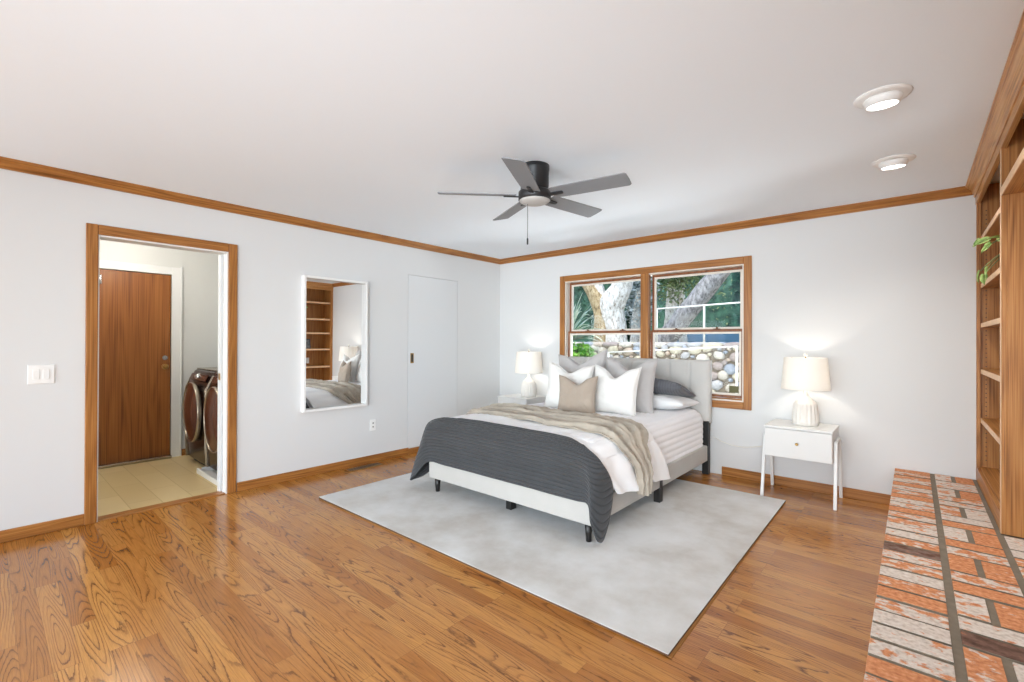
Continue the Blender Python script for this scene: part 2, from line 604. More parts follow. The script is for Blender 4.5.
def leafmat(name, c1, c2, sc=1.5):
    m, nt, b = newmat(name)
    L = nt.links.new
    tc = nd(nt, 'ShaderNodeTexCoord')
    n = nd(nt, 'ShaderNodeTexNoise')
    n.inputs['Scale'].default_value = sc
    n.inputs['Detail'].default_value = 6
    L(tc.outputs['Object'], n.inputs['Vector'])
    r = ramp(nt, [(.35, c1), (.65, c2)])
    L(n.outputs['Fac'], r.inputs[0])
    L(r.outputs[0], b.inputs['Base Color'])
    b.inputs['Roughness'].default_value = .6
    b.inputs['Transmission Weight'].default_value = 0
leafmat('leaf_dark', srgb(22, 58, 44), srgb(70, 116, 88), 4)
leafmat('leaf_mid', srgb(60, 92, 48), srgb(148, 160, 104), 4)
leafmat('leaf_blade', srgb(160, 190, 165), srgb(232, 240, 222), 6)
leafmat('leaf_bright', srgb(50, 120, 20), srgb(130, 180, 60), 8)
leafmat('leaf_silver', srgb(110, 124, 124), srgb(190, 198, 196), 6)
leafmat('pothos_leaf', srgb(96, 136, 50), srgb(176, 196, 120), 25)

def vinyl():
    m, nt, b = newmat('laundry_vinyl')
    L = nt.links.new
    tc = nd(nt, 'ShaderNodeTexCoord')
    br = nd(nt, 'ShaderNodeTexBrick')
    br.offset = 0.5
    br.inputs['Color1'].default_value = srgb(222, 198, 148)
    br.inputs['Color2'].default_value = srgb(214, 188, 136)
    br.inputs['Mortar'].default_value = srgb(196, 168, 116)
    br.inputs['Scale'].default_value = 1
    br.inputs['Mortar Size'].default_value = .003
    br.inputs['Brick Width'].default_value = .61
    br.inputs['Row Height'].default_value = .2
    L(tc.outputs['Object'], br.inputs['Vector'])
    L(br.outputs['Color'], b.inputs['Base Color'])
    b.inputs['Roughness'].default_value = .45
vinyl()

# ------------------------------------------------------------------ builders
class MB:
    """collects shapes in world coordinates; build() links them as one object"""
    def __init__(s):
        s.bm = bmesh.new()
        s.uv = s.bm.loops.layers.uv.new('UVMap')
        s.col = None
    def box(s, x0, x1, y0, y1, z0, z1, mi=0, rot=None, c=None):
        vs = [Vector((x, y, z)) for z in (z0, z1) for y in (y0, y1) for x in (x0, x1)]
        if rot is not None:
            ctr = Vector(c) if c else sum(vs, Vector()) / 8
            vs = [rot @ (v - ctr) + ctr for v in vs]
        v = [s.bm.verts.new(p) for p in vs]
        fs = []
        for f in ((0, 2, 3, 1), (4, 5, 7, 6), (0, 1, 5, 4), (2, 6, 7, 3), (0, 4, 6, 2), (1, 3, 7, 5)):
            fc = s.bm.faces.new([v[i] for i in f])
            fc.material_index = mi
            fs.append(fc)
        return fs
    def tube(s, pts, rads, n=10, cap=True, mi=0):
        pts = [Vector(p) for p in pts]
        rings = []
        up = None
        for i, p in enumerate(pts):
            d = (pts[min(i + 1, len(pts) - 1)] - pts[max(i - 1, 0)]).normalized()
            if up is None:
                up = Vector((0, 0, 1)) if abs(d.z) < .9 else Vector((1, 0, 0))
            a = d.cross(up)
            a.normalize()
            up = a.cross(d).normalized()
            r = rads[i] if hasattr(rads, '__len__') else rads
            rings.append([s.bm.verts.new(p + r * (math.cos(2 * PI * k / n) * a + math.sin(2 * PI * k / n) * up)) for k in range(n)])
        for i in range(len(rings) - 1):
            for k in range(n):
                f = s.bm.faces.new((rings[i][k], rings[i][(k + 1) % n], rings[i + 1][(k + 1) % n], rings[i + 1][k]))
                f.smooth = True
                f.material_index = mi
        if cap:
            for rg in (rings[0][::-1], rings[-1]):
                f = s.bm.faces.new(rg)
                f.material_index = mi
        return rings
    def lathe(s, c, prof, n=32, mi=0, rfun=None, close=True):
        """prof: list of (r, z) from bottom to top about vertical axis through c=(x,y)"""
        rings = []
        for r, z in prof:
            if r < 1e-5:
                rings.append([s.bm.verts.new((c[0], c[1], z))])
            else:
                rings.append([s.bm.verts.new((c[0] + (rr := r * (rfun(2 * PI * k / n, z) if rfun else 1)) * math.cos(2 * PI * k / n),
                                              c[1] + rr * math.sin(2 * PI * k / n), z)) for k in range(n)])
        for a, b in zip(rings, rings[1:]):
            for k in range(n):
                q = [a[k % len(a)], a[(k + 1) % len(a)], b[(k + 1) % len(b)], b[k % len(b)]]
                q = list(dict.fromkeys(q))
                if len(q) > 2:
                    f = s.bm.faces.new(q)
                    f.smooth = True
                    f.material_index = mi
        if close:
            for rg in (rings[0], rings[-1]):
                if len(rg) > 2:
                    f = s.bm.faces.new(rg)
                    f.material_index = mi
    def grid(s, fn, nu, nv, mi=0, uv=(1, 1), wrap=False):
        vs = [[s.bm.verts.new(fn(i / nu, j / nv)) for j in range(nv + 1)] for i in range(nu + (0 if wrap else 1))]
        for i in range(nu):
            i2 = (i + 1) % len(vs)
            for j in range(nv):
                f = s.bm.faces.new((vs[i][j], vs[i2][j], vs[i2][j + 1], vs[i][j + 1]))
                f.smooth = True
                f.material_index = mi
                for lp, (a, b) in zip(f.loops, ((i, j), (i + 1, j), (i + 1, j + 1), (i, j + 1))):
                    lp[s.uv].uv = (a / nu * uv[0], b / nv * uv[1])
        return vs
    def poly_prism(s, pts, off, mi=0):
        """closed 3D outline extruded by vector off"""
        a = [s.bm.verts.new(Vector(p)) for p in pts]
        b = [s.bm.verts.new(Vector(p) + Vector(off)) for p in pts]
        n = len(a)
        for f in (a[::-1], b):
            s.bm.faces.new(f).material_index = mi
        for k in range(n):
            s.bm.faces.new((a[k], a[(k + 1) % n], b[(k + 1) % n], b[k])).material_index = mi
    def colour(s, faces, col):
        if s.col is None:
            s.col = s.bm.loops.layers.float_color.new('brick')
        for f in faces:
            for lp in f.loops:
                lp[s.col] = col
    def build(s, name, mats, parent=None, bevel=0, solid=0, sub=0, origin=None, seg=2, recalc=True, soff=0):
        if recalc:
            bmesh.ops.recalc_face_normals(s.bm, faces=s.bm.faces[:])
        me = bpy.data.meshes.new(name)
        root = parent
        while root is not None and root.parent is not None:
            root = root.parent
        if root is not None:
            off = root.location.copy()
        elif origin is not None:
            off = Vector(origin)
        else:
            xs = [v.co for v in s.bm.verts]
            off = Vector(((min(v.x for v in xs) + max(v.x for v in xs)) / 2, (min(v.y for v in xs) + max(v.y for v in xs)) / 2, min(v.z for v in xs)))
        bmesh.ops.translate(s.bm, verts=s.bm.verts[:], vec=-off)
        s.bm.to_mesh(me)
        s.bm.free()
        if isinstance(mats, str):
            mats = [mats]
        for m in mats:
            me.materials.append(MATS[m])
        o = bpy.data.objects.new(name, me)
        COL.objects.link(o)
        if parent is not None:
            o.parent = parent
        else:
            o.location = off
        if solid:
            md = o.modifiers.new('solid', 'SOLIDIFY')
            md.thickness = solid
            md.offset = soff
        if bevel:
            md = o.modifiers.new('bevel', 'BEVEL')
            md.width = bevel
            md.segments = seg
            md.limit_method = 'ANGLE'
            md.angle_limit = math.radians(40)
        if sub:
            md = o.modifiers.new('sub', 'SUBSURF')
            md.levels = sub
            md.render_levels = sub
        return o

def tag(o, label, cat, group=None, kind=None):
    if label:
        o['label'] = label
    if cat:
        o['category'] = cat
    if group:
        o['group'] = group
    if kind:
        o['kind'] = kind
    return o
def thing(name, loc, label, cat, group=None, rotz=0):
    o = bpy.data.objects.new(name, None)
    o.empty_display_size = .05
    COL.objects.link(o)
    o.location = loc
    o.rotation_euler = (0, 0, rotz)
    return tag(o, label, cat, group)
def struct(o, label=None, cat=None):
    o['kind'] = 'structure'
    if label:
        o['label'] = label
    if cat:
        o['category'] = cat
    return o
def copy_tree(o, parent=None):
    c = o.copy()
    COL.objects.link(c)
    c.parent = parent
    for ch in [x for x in COL.objects if x.parent == o]:
        copy_tree(ch, c)
    return c
def boxobj(name, dims, mat, parent=None, bevel=0, **kw):
    m = MB()
    m.box(*dims)
    return m.build(name, mat, parent, bevel=bevel, **kw)

def holes_wall(name, plane, th, u0, u1, z0, z1, holes, mat):
    """wall in the plane x=plane (axis x) or y=plane, cut round rectangular holes (u0,u1,z0,z1)"""
    axis, p = plane
    us = sorted({u0, u1, *[h[0] for h in holes], *[h[1] for h in holes]})
    zs = sorted({z0, z1, *[h[2] for h in holes], *[h[3] for h in holes]})
    m = MB()
    for a, b in zip(us, us[1:]):
        for c, d in zip(zs, zs[1:]):
            mu, mz = (a + b) / 2, (c + d) / 2
            if any(h[0] < mu < h[1] and h[2] < mz < h[3] for h in holes):
                continue
            if axis == 'x':
                m.box(min(p, p + th), max(p, p + th), a, b, c, d)
            else:
                m.box(a, b, min(p, p + th), max(p, p + th), c, d)
    bmesh.ops.remove_doubles(m.bm, verts=m.bm.verts[:], dist=1e-5)
    # drop the doubled inner faces between cells
    seen = {}
    for f in m.bm.faces[:]:
        k = tuple(round(x, 4) for x in f.calc_center_median())
        seen.setdefault(k, []).append(f)
    bmesh.ops.delete(m.bm, geom=[f for v in seen.values() if len(v) > 1 for f in v], context='FACES')
    o = m.build(name, mat, origin=(0, 0, 0))
    return struct(o)

def cr(p0, p1, p2, p3, t):
    return .5 * ((2 * p1) + (p2 - p0) * t + (2 * p0 - 5 * p1 + 4 * p2 - p3) * t * t + (3 * p1 - p0 - 3 * p2 + p3) * t * t * t)
def crline(pts, t):
    n = len(pts) - 1
    x = min(max(t, 0), 1) * n
    i = min(int(x), n - 1)
    f = x - i
    return cr(pts[max(i - 1, 0)], pts[i], pts[i + 1], pts[min(i + 2, n)], f)
def patch(rows):
    rows = [[Vector(p) for p in r] for r in rows]
    return lambda u, v: crline([crline(r, v) for r in rows], u)

# ================================================================== THE ROOM
XR = 5.03       # right wall behind the bookcase
YF = -9.5      # wall behind the camera
boxobj('floor', (0, XR, YF, 0, -.1, 0), 'oak_floor', origin=(0, 0, 0))
struct(bpy.data.objects['floor'])
struct(boxobj('ceiling', (-1.98, XR + .15, YF - .2, .15, H_CEIL, H_CEIL + .12), 'ceiling_paint', origin=(0, 0, 0)))
DOOR = (-4.215, -3.392, -.1, 2.036)
CL = (-1.557, -.797, .066, 2.056)
holes_wall('wall_left', ('x', 0), -.12, YF, .15, -.1, H_CEIL, [DOOR, CL, (-8.5, -6.1, .1, 2.1)], 'wall_paint')
WIN = (1.095, 3.15, .72, 2.04)
holes_wall('wall_back', ('y', 0), .15, 0, XR + .15, -.1, H_CEIL, [WIN], 'wall_paint')
holes_wall('wall_right', ('x', XR), .12, YF, 0, -.1, H_CEIL, [(-8.2, -5.8, .1, 2.1)], 'wall_paint')
holes_wall('wall_front', ('y', YF), -.12, 0, XR + .12, -.1, H_CEIL, [(.65, 4.85, .1, 2.3)], 'wall_paint')
m = MB()
for q in ((.65, .71, .1, 2.3), (4.79, 4.85, .1, 2.3), (.71, 4.79, .1, .16), (.71, 4.79, 2.24, 2.3), (2.72, 2.78, .16, 2.24)):
    m.box(q[0], q[1], YF - .09, YF - .02, q[2], q[3])
struct(m.build('window_3', 'trim_white'))  # unseen window frame, added to go with the rear fill light
for wn_, xa, ya, yb in ((4, -.09, -8.5, -6.1), (5, XR + .03, -8.2, -5.8)):  # unseen side windows, added to go with the side fill lights
    m = MB()
    for q in ((ya, ya + .05, .1, 2.1), (yb - .05, yb, .1, 2.1), (ya + .05, yb - .05, .1, .15), (ya + .05, yb - .05, 2.05, 2.1)):
        m.box(xa, xa + .06, *q)
    struct(m.build('window_%d' % wn_, 'trim_white'))

# crown moulding (oak cove) on left and back walls
def crown(name, along, a, b, mat, s=1.0, x0=0, flip=1, zt=H_CEIL):
    """profile: distance from wall d, drop from ceiling h"""
    prof = [(0, .062), (.012, .062), (.016, .052), (.026, .038), (.042, .026), (.05, .014), (.057, .01), (.057, 0), (0, 0)]
    m = MB()
    pts = []
    for d, h in prof:
        if along == 'y':
            pts.append((x0 + flip * d * s, a, zt - h * s))
        else:
            pts.append((a, x0 - d * s, zt - h * s))
    off = (0, b - a, 0) if along == 'y' else (b - a, 0, 0)
    m.poly_prism(pts, off)
    return m.build(name, mat)
struct(crown('trim_1', 'y', YF, 0, 'oak_Y'), 'oak crown moulding along the top of the left wall')
struct(crown('trim_2', 'x', 0.002, 4.70, 'oak_X'), 'oak crown moulding above the window wall')

def baseboard(name, dims, mat, label):
    struct(boxobj(name, dims, mat, bevel=.004), label)
baseboard('baseboard_left', (0, .014, YF, -4.28, 0, .078), 'oak_Y', 'oak baseboard left of the laundry doorway')
baseboard('baseboard_left', (0, .014, -3.318, -1.548, 0, .076), 'oak_Y', 'oak baseboard between doorway and flush closet door')
baseboard('baseboard_left', (-.02, .004, -1.545, -.03, 0, .062), 'oak_Y', 'oak baseboard under the flush closet door')
baseboard('baseboard_back', (2.953, 4.245, -.014, 0, 0, .082), 'oak_X', 'oak baseboard under the right nightstand')

# laundry doorway: oak casing, white jamb, pocket door edge
m = MB()
m.box(0, .018, -4.28, -4.215, 0, 2.106)
m.box(0, .018, -3.392, -3.325, 0, 2.106)
struct(m.build('trim_3', 'oak_Z', bevel=.005), 'oak side casings of the laundry doorway')
struct(boxobj('trim_4', (0, .019, -4.215, -3.392, 2.036, 2.106), 'oak_Y', bevel=.005), 'oak head casing of the laundry doorway')
m = MB()
m.box(-.135, .006, -4.215, -4.207, 0, 2.036)
m.box(-.135, .006, -3.404, -3.392, 0, 2.036)
m.box(-.135, .006, -4.207, -3.404, 2.024, 2.036)
m.box(-.05, -.035, -3.412, -3.404, 0, 2.024)
m.box(-.135, -.12, -3.425, -3.404, 0, 2.024)
struct(m.build('trim_5', 'trim_white', bevel=.002), 'white jamb lining the laundry doorway')
pd = struct(boxobj('door_3', (-.11, -.072, -3.427, -3.407, 0.008, 2.02), 'door_white', bevel=.002), 'edge of the white pocket door')
boxobj('edge_pull', (-.108, -.068, -3.4305, -3.426, .955, 1.01), 'brass', pd, bevel=.001)
struct(boxobj('trim_6', (-.10, .008, -4.207, -3.404, 0, .008), 'oak_Y', bevel=.003), 'oak threshold of the laundry doorway')

# flush closet door
d2 = struct(boxobj('door_2', (-.035, .002, CL[0] + .004, CL[1] - .004, CL[2] + .004, CL[3] - .004), 'door_white'), 'white flush closet door in the left wall')
m = MB()
m.box(.0005, .006, -1.52, -1.475, 1.04, 1.155)
pl = m.build('finger_pull', 'brass', d2, bevel=.004)
boxobj('pull_recess', (.004, .0075, -1.51, -1.485, 1.055, 1.14), 'slot_dark', d2, bevel=.002)
struct(boxobj('wall_closet_shade', (-.7, -.12, -1.7, -.6, -.1, H_CEIL), 'gap_shade', origin=(0, 0, 0)))  # solid block behind the door; its dark colour paints the gap's shade

# ------------------------------------------------------------------ laundry room
LX = -1.83
struct(boxobj('floor_laundry', (LX - .1, -.0, -5.0, -2.3, -.1, -.001), 'laundry_vinyl', origin=(0, 0, 0)))
bpy.data.objects['floor_laundry'].location.z = 0
holes_wall('wall_laundry_back', ('x', LX), -.12, -5.1, -2.3, -.1, H_CEIL, [(-3.99, -3.38, 0, 2.015)], 'laundry_wall')
struct(boxobj('wall_laundry_right', (LX, -.12, -2.45, -2.33, 0, H_CEIL), 'laundry_wall', origin=(0, 0, 0)))
struct(boxobj('wall_laundry_left', (LX, -.12, -5.1, -4.98, 0, H_CEIL), 'laundry_wall', origin=(0, 0, 0)))
d1 = struct(boxobj('door_1', (LX - .045, LX - .005, -3.985, -3.385, .03, 2.01), 'door_oak_Z', bevel=.002, origin=(LX, -3.7, 0)), 'oak slab door at the back of the laundry room')
for nm, z, r in (('deadbolt', 1.10, .022), ('door_knob', 1.005, .028)):
    m = MB()
    y = -3.435
    m.tube([(LX - .006, y, z), (LX + .002, y, z)], r * 1.1, 20)
    if nm == 'door_knob':
        m.tube([(LX, y, z), (LX + .03, y, z)], .011, 12)
        m.tube([(LX + .025, y, z), (LX + .035, y, z), (LX + .05, y, z), (LX + .06, y, z)], [.012, .026, .026, .012], 20)
    else:
        m.tube([(LX, y, z), (LX + .014, y, z)], r * .8, 20)
    m.build(nm, 'chrome' if nm == 'deadbolt' else 'brass', d1)
m = MB()
m.box(LX - .01, LX + .012, -3.99, -3.965, 1.86, 1.95)
m.tube([(LX + .014, -3.978, 1.86), (LX + .014, -3.978, 1.95)], .006, 8)
m.build('hinge', 'chrome', d1)
m = MB()
m.box(LX - .06, LX + .018, -3.38, -3.285, 0, 2.10)
m.box(LX - .06, LX + .018, -4.085, -3.99, 0, 2.10)
m.box(LX - .06, LX + .018, -3.99, -3.38, 2.015, 2.10)
m.box(LX + .018, LX + .03, -3.30, -3.285, 0, 2.11)
struct(m.build('trim_7', 'trim_white', bevel=.003), 'white casing around the laundry back door')
struct(boxobj('trim_8', (LX - .05, LX + .06, -3.99, -3.38, 0, .03), 'washer_silver', bevel=.006), 'metal threshold under the laundry back door')
struct(boxobj('baseboard_laundry', (LX, LX + .014, -3.285, -2.45, 0, .075), 'oak_Y', bevel=.003))
# unseen ceiling fixture and bulb, added to light the laundry
lf = MB()
lf.lathe((-1.0, -3.9), [(.0, H_CEIL - .07), (.1, H_CEIL - .06), (.15, H_CEIL - .03), (.16, H_CEIL)], 28)
o = lf.build('laundry_fill_fixture', 'lit_lens')
tag(o, 'unseen round ceiling light added to brighten the laundry room', 'light')
add_light('laundry_fill_bulb', 'POINT', (-1.0, -3.9, H_CEIL - .2), 22, (1, .95, .87), shadow_soft_size=.12)

def washer(name, x0, x1, label, tilt):
    yf = -3.30
    t = thing(name, ((x0 + x1) / 2, -2.9, 0), label, 'washing machine' if name == 'washing_machine' else 'dryer')
    # body: front face bulges slightly, sloped control panel on top
    m = MB()
    n = 12
    prof = [(yf + .05, .02), (yf + .012, .06), (yf, .25), (yf - .012, .5), (yf, .8), (yf + .02, .86), (yf + .07, .965), (yf + .10, .985), (-2.52, .985), (-2.52, .02)]
    pts = [(x0, y, z) for y, z in prof]
    m.poly_prism(pts, (x1 - x0, 0, 0))
    m.build('body', 'washer_bronze', t, bevel=.02, seg=3)
    m = MB()
    m.box(x0 + .01, x1 - .01, yf + .09, -2.53, .982, .992)
    m.build('lid', 'washer_silver', t, bevel=.004)
    for xx in (x0 - .001, x1 - .012):
        m = MB()
        m.poly_prism([(xx, yf - .014 + (.0 if .1 < z < .9 else .01), z) for z in (.05, .25, .5, .8)] + [(xx, yf + .05, .94), (xx, yf + .075, .94), (xx, yf + .03, .8), (xx, yf + .02, .5), (xx, yf + .03, .05)], (.013, 0, 0))
        m.build('side_strip', 'washer_silver', t, bevel=.003)
    cx, cz = (x0 + x1) / 2, .555
    a, b = .25, .30
    m = MB()
    def ring(u, v):
        th = u * 2 * PI
        ph = v * 2 * PI
        rr = 1 + .022 * math.cos(ph)
        return Vector((cx + a * rr * math.cos(th), yf - .035 + .022 * math.sin(ph), cz + b * rr * math.sin(th)))
    m.grid(ring, 48, 10)
    bmesh.ops.remove_doubles(m.bm, verts=m.bm.verts[:], dist=1e-4)
    dr = m.build('door_rim', 'washer_silver', t)
    m = MB()
    def dome(u, v):
        th = u * 2 * PI
        r = 1 - v
        return Vector((cx + a * r * math.cos(th), yf - .045 - .045 * (1 - r * r), cz + b * r * math.sin(th)))
    m.grid(dome, 48, 8)
    m.tube([(cx + .001, yf - .0, cz), (cx, yf - .045, cz)], [.2, .24], 40)
    bmesh.ops.remove_doubles(m.bm, verts=m.bm.verts[:], dist=1e-4)
    m.build('door', 'washer_dark', t)
    m = MB()
    m.box(cx - .25, cx + .25, yf + .015, yf + .03, .875, .945, rot=Matrix.Rotation(-.42, 3, 'X'))
    m.build('control_panel', 'washer_dark', t, bevel=.004)
    m = MB()
    m.tube([(cx - .02, yf + .0, .905), (cx - .02, yf + .05, .925)], .033, 20)
    m.build('dial', 'chrome', t)
    m = MB()
    m.box(x0 + .05, x1 - .05, yf + .06, -2.6, 0, .03)
    m.build('foot', 'slot_dark', t)
    return t
washer('clothes_dryer', -1.56, -.885, 'dark bronze front-loader beside the laundry back door', 0)
washer('washing_machine', -.865, -.19, 'dark bronze front-loader standing in the white tray', 0)
m = MB()
m.box(-.885, -.165, -3.37, -2.5, .0, .012)
m.box(-.885, -.165, -3.38, -3.36, .0, .05)
m.box(-.885, -.872, -3.34, -2.5, .0, .05)
m.box(-.178, -.165, -3.34, -2.5, .0, .05)
tag(m.build('drip_tray', 'trim_white', bevel=.004), 'white plastic drip tray under the nearer washing machine', 'tray')

# ------------------------------------------------------------------ window
m = MB()
m.box(1.03, 1.10, -.02, 0.0, .652, 2.108)
m.box(3.148, 3.217, -.02, 0.0, .652, 2.108)
m.box(2.103, 2.195, -.014, .05, .72, 2.04)
struct(m.build('trim_9', 'oak_Z', bevel=.005), 'upright oak casings of the bedroom window')
m = MB()
m.box(1.10, 3.148, -.0195, 0.0, 2.038, 2.108)
m.box(1.10, 3.148, -.0195, 0.0, .652, .722)
struct(m.build('trim_10', 'oak_X', bevel=.005), 'oak head and sill casings of the bedroom window')
m = MB()   # lining of the opening
m.box(1.095, 1.112, 0, .15, .72, 2.04)
m.box(3.133, 3.15, 0, .15, .72, 2.04)
m.box(1.112, 3.133, 0, .15, 2.026, 2.04)
m.box(1.112, 3.133, 0, .15, .72, .736)
struct(m.build('trim_11', 'window_bead'), 'pale lining of the window opening')
struct(boxobj('trim_12', (1.112, 3.133, .0, .03, .736, .75), 'oak_X', bevel=.003), 'oak inner sill of the window')
for wi, (xa, xb) in enumerate(((1.112, 2.103), (2.195, 3.133))):
    w = bpy.data.objects.new('window_%d' % (wi + 1), None)
    COL.objects.link(w)
    w.location = ((xa + xb) / 2, .06, .74)
    struct(w, 'double-hung window with oak sashes, %s of the two' % ('left' if wi == 0 else 'right'))
    zm = 1.40
    for nm, z0, z1, yy in (('upper_sash', zm - .0, 2.026, .085), ('lower_sash', .75, zm + .02, .05)):
        m = MB()
        fw = .022
        m.box(xa, xa + fw, yy, yy + .03, z0, z1)
        m.box(xb - fw, xb, yy, yy + .03, z0, z1)
        m.box(xa + fw, xb - fw, yy, yy + .03, z0, z0 + .024)
        m.box(xa + fw, xb - fw, yy, yy + .03, z1 - .024, z1)
        s_ = m.build(nm, 'sash_brown_Z', w, bevel=.002)
        m = MB()
        a0, a1, c0, c1 = xa + fw, xb - fw, z0 + .024, z1 - .024
        bw = .02
        m.box(a0, a0 + bw, yy + .004, yy + .026, c0, c1)
        m.box(a1 - bw, a1, yy + .004, yy + .026, c0, c1)
        m.box(a0 + bw, a1 - bw, yy + .004, yy + .026, c0, c0 + bw)
        m.box(a0 + bw, a1 - bw, yy + .004, yy + .026, c1 - bw, c1)
        m.build('glazing_bead', 'window_bead', s_, bevel=.002)
        boxobj('glass', (a0 + bw, a1 - bw, yy + .013, yy + .017, c0 + bw, c1 - bw), 'window_glass', s_)
    for xx in (xa + .28, xb - .25):
        m = MB()
        m.box(xx - .03, xx + .03, .045, .075, zm + .02, zm + .028)
        m.tube([(xx, .058, zm + .028), (xx, .058, zm + .042)], .011, 10)
        m.build('sash_lock', 'sash_brown_X', w)
o = boxobj('sticker', (3.0, 3.085, .059, .063, .80, .866), 'sticker_olive')
tag(o, 'dark olive square sticker low on the right window glass', 'sticker')

# ------------------------------------------------------------------ bookcase wall
bk = thing('bookcase', (4.706, -.7, .30), 'tall built-in oak bookcase with open shelves standing on the brick hearth', 'bookcase')
XB = 4.706
def bpart(name, dims, mat, bevel=.0015):
    return boxobj(name, dims, mat, bk, bevel=bevel)
bpart('stile', (XB, XB + .02, -.05, 0, .30, 2.434), 'shelf_oak_Z')
bpart('stile', (XB, XB + .02, -1.28, -1.235, .30, 2.434), 'shelf_oak_Z')
bpart('edge_band', (XB - .002, XB, -1.281, -1.243, .30, 2.30), 'edge_oak', .0005)
bpart('side_panel', (XB + .02, XR, -.02, 0, .30, 2.43), 'shelf_oak_Z')
bpart('side_panel', (XB + .02, XR, -1.28, -1.26, .30, 2.43), 'shelf_oak_Z')
bpart('side_panel', (XB + .02, XR, -3.42, -3.40, .30, 2.43), 'shelf_oak_Z')
bpart('stile', (XB, XB + .02, -3.42, -3.375, .30, 2.434), 'shelf_oak_Z')
bpart('back_panel', (XR - .012, XR - .002, -1.26, -.02, .30, 2.43), 'shelf_oak_Z')
bpart('back_panel', (XR - .012, XR - .002, -3.40, -1.28, 2.06, 2.43), 'shelf_oak_Y')
bpart('base_rail', (XB, XB + .02, -1.235, -.05, .30, .395), 'shelf_oak_Y')
bpart('bottom_board', (XB + .02, XR - .012, -1.26, -.02, .375, .40), 'shelf_oak_Y')
for z in (2.051, 1.714, 1.431, 1.104, .753):
    s_ = bpart('shelf', (XB + .024, XR - .012, -1.258, -.022, z - .032, z), 'shelf_oak_Y')
    boxobj('edge_band', (XB + .020, XB + .024, -1.258, -.022, z - .032, z), 'edge_oak', s_)
s_ = bpart('bridge_shelf', (XB + .002, XR - .012, -3.40, -1.282, 2.056, 2.09), 'shelf_oak_Y')
boxobj('edge_band', (XB - .002, XB + .002, -3.40, -1.282, 2.052, 2.094), 'edge_oak', s_)
bpart('upper_divider', (XB + .02, XR - .012, -2.36, -2.34, 2.09, 2.3), 'shelf_oak_Z')
bpart('stile', (XB, XB + .02, -2.38, -2.33, 2.094, 2.3), 'shelf_oak_Z')
bpart('top_rail', (XB - .004, XB + .02, -4.2, -.0, 2.298, 2.434), 'crown_oak_Y')
# shelf pin holes in the far side panel
m = MB()
for xx in (XB + .05, XR - .06):
    z = .45
    while z < 2.25:
        m.tube([(xx, -.0215, z), (xx, -.0195, z)], .004, 6)
        z += .032
m.build('pin_holes', 'slot_dark', bk)['kind'] = 'stuff'
m = MB()
prof = [(0, .082), (.01, .082), (.014, .072), (.012, .064), (.02, .056), (.028, .036), (.044, .022), (.05, .02), (.052, .012), (.06, .010), (.06, 0), (0, 0)]
m.poly_prism([(XB - d, -4.2, H_CEIL - h) for d, h in prof], (0, 4.2, 0))
m.build('crown', 'crown_oak_Y', bk)
struct(boxobj('wall_chimney', (XR - .06, XR - .001, -3.40, -1.28, .30, 2.056), 'wall_paint', origin=(0, 0, 0)))

# wall outlet on the bookcase back
def outlet(name, c, nx, label, kind='outlet'):
    """plate on a wall x=c[0] facing nx"""
    t = thing(name, c, label, 'outlet' if kind == 'outlet' else 'light switch')
    return t
o = thing('wall_outlet', (XR - .0125, -.38, .85), 'white outlet plate on the back panel of the bookcase', 'outlet')
boxobj('cover_plate', (XR - .018, XR - .0125, -.415, -.345, .80, .915), 'plastic_white', o, bevel=.002)
boxobj('socket', (XR - .020, XR - .018, -.397, -.363, .825, .89), 'trim_white', o, bevel=.002)
o = thing('wall_outlet', (0, -2.005, .34), 'white outlet plate low on the left wall beside the closet door', 'outlet')
boxobj('cover_plate', (0, .006, -2.04, -1.97, .335, .455), 'plastic_white', o, bevel=.002)
for z in (.375, .415):
    f_ = boxobj('socket', (.006, .008, -2.022, -1.988, z - .014, z + .014), 'trim_white', o, bevel=.002)
    boxobj('slots', (.008, .0083, -2.012, -1.998, z - .006, z + .006), 'slot_dark', f_)
o = thing('light_switch', (0, -4.493, 1.0), 'white two-rocker switch plate left of the laundry doorway', 'light switch')
boxobj('cover_plate', (0, .007, -4.557, -4.43, .997, 1.122), 'plastic_white', o, bevel=.003)
for y in (-4.517, -4.47):
    m = MB()
    m.box(.007, .011, y - .016, y + .016, 1.027, 1.093, rot=Matrix.Rotation(.06 if y < -4.5 else -.06, 3, 'Y'))
    m.build('rocker', 'trim_white', o, bevel=.002)

# ------------------------------------------------------------------ brick hearth
hz = .30
hx0 = 4.247
t = thing('brick_hearth', (4.6, -2, 0), 'raised brick hearth of whitewashed orange bricks along the right wall', 'hearth')
boxobj('mortar_bed', (hx0 + .012, XR - .001, -4.3, 0, 0, hz - .005), 'mortar', t)
m = MB()
rb = random.Random(5)
def brick(x0, x1, y0, y1, z0=hz - .06, z1=hz, white=None, dark=0):
    g = .0055
    fs = m.box(x0 + g, x1 - g, y0 + .0072, y1 - .0072, z0, z1 + rb.uniform(-.002, .0015), rot=Matrix.Rotation(rb.uniform(-.006, .006), 3, 'Z'))
    for k_ in (2, 3, 5):
        fs[k_].material_index = 1
    m.colour(fs, ((rb.random() if white is None else white) * .85, dark, rb.random(), 1))
y = 0
i = 0
whites = [.3, .55, .4, .75, .25, .7, .55, .15, .8, .65, .1, .6, .55, .75, .85, .4, .6, .65, .45, .95, .45, .1, .6, .95, .9, .75, .25, .5, .8]
while y > -4.25:
    p = .1115
    brick(hx0, 4.462, y - p, y, white=whites[i % len(whites)], dark=.9 if i == 16 else 0)
    y -= p
    i += 1
y = -.005 + .44
rows2 = {}
k = 0
w2 = [(.7, .1, .8, .7), (.7, .15, .6, .65), (.5, .9, .85, .25), (.9, .15, .05, .6), (.15, .2, .6, .05), (.75, .2, .9, 0), (.4, .85, .3, .8)]
y = -.005
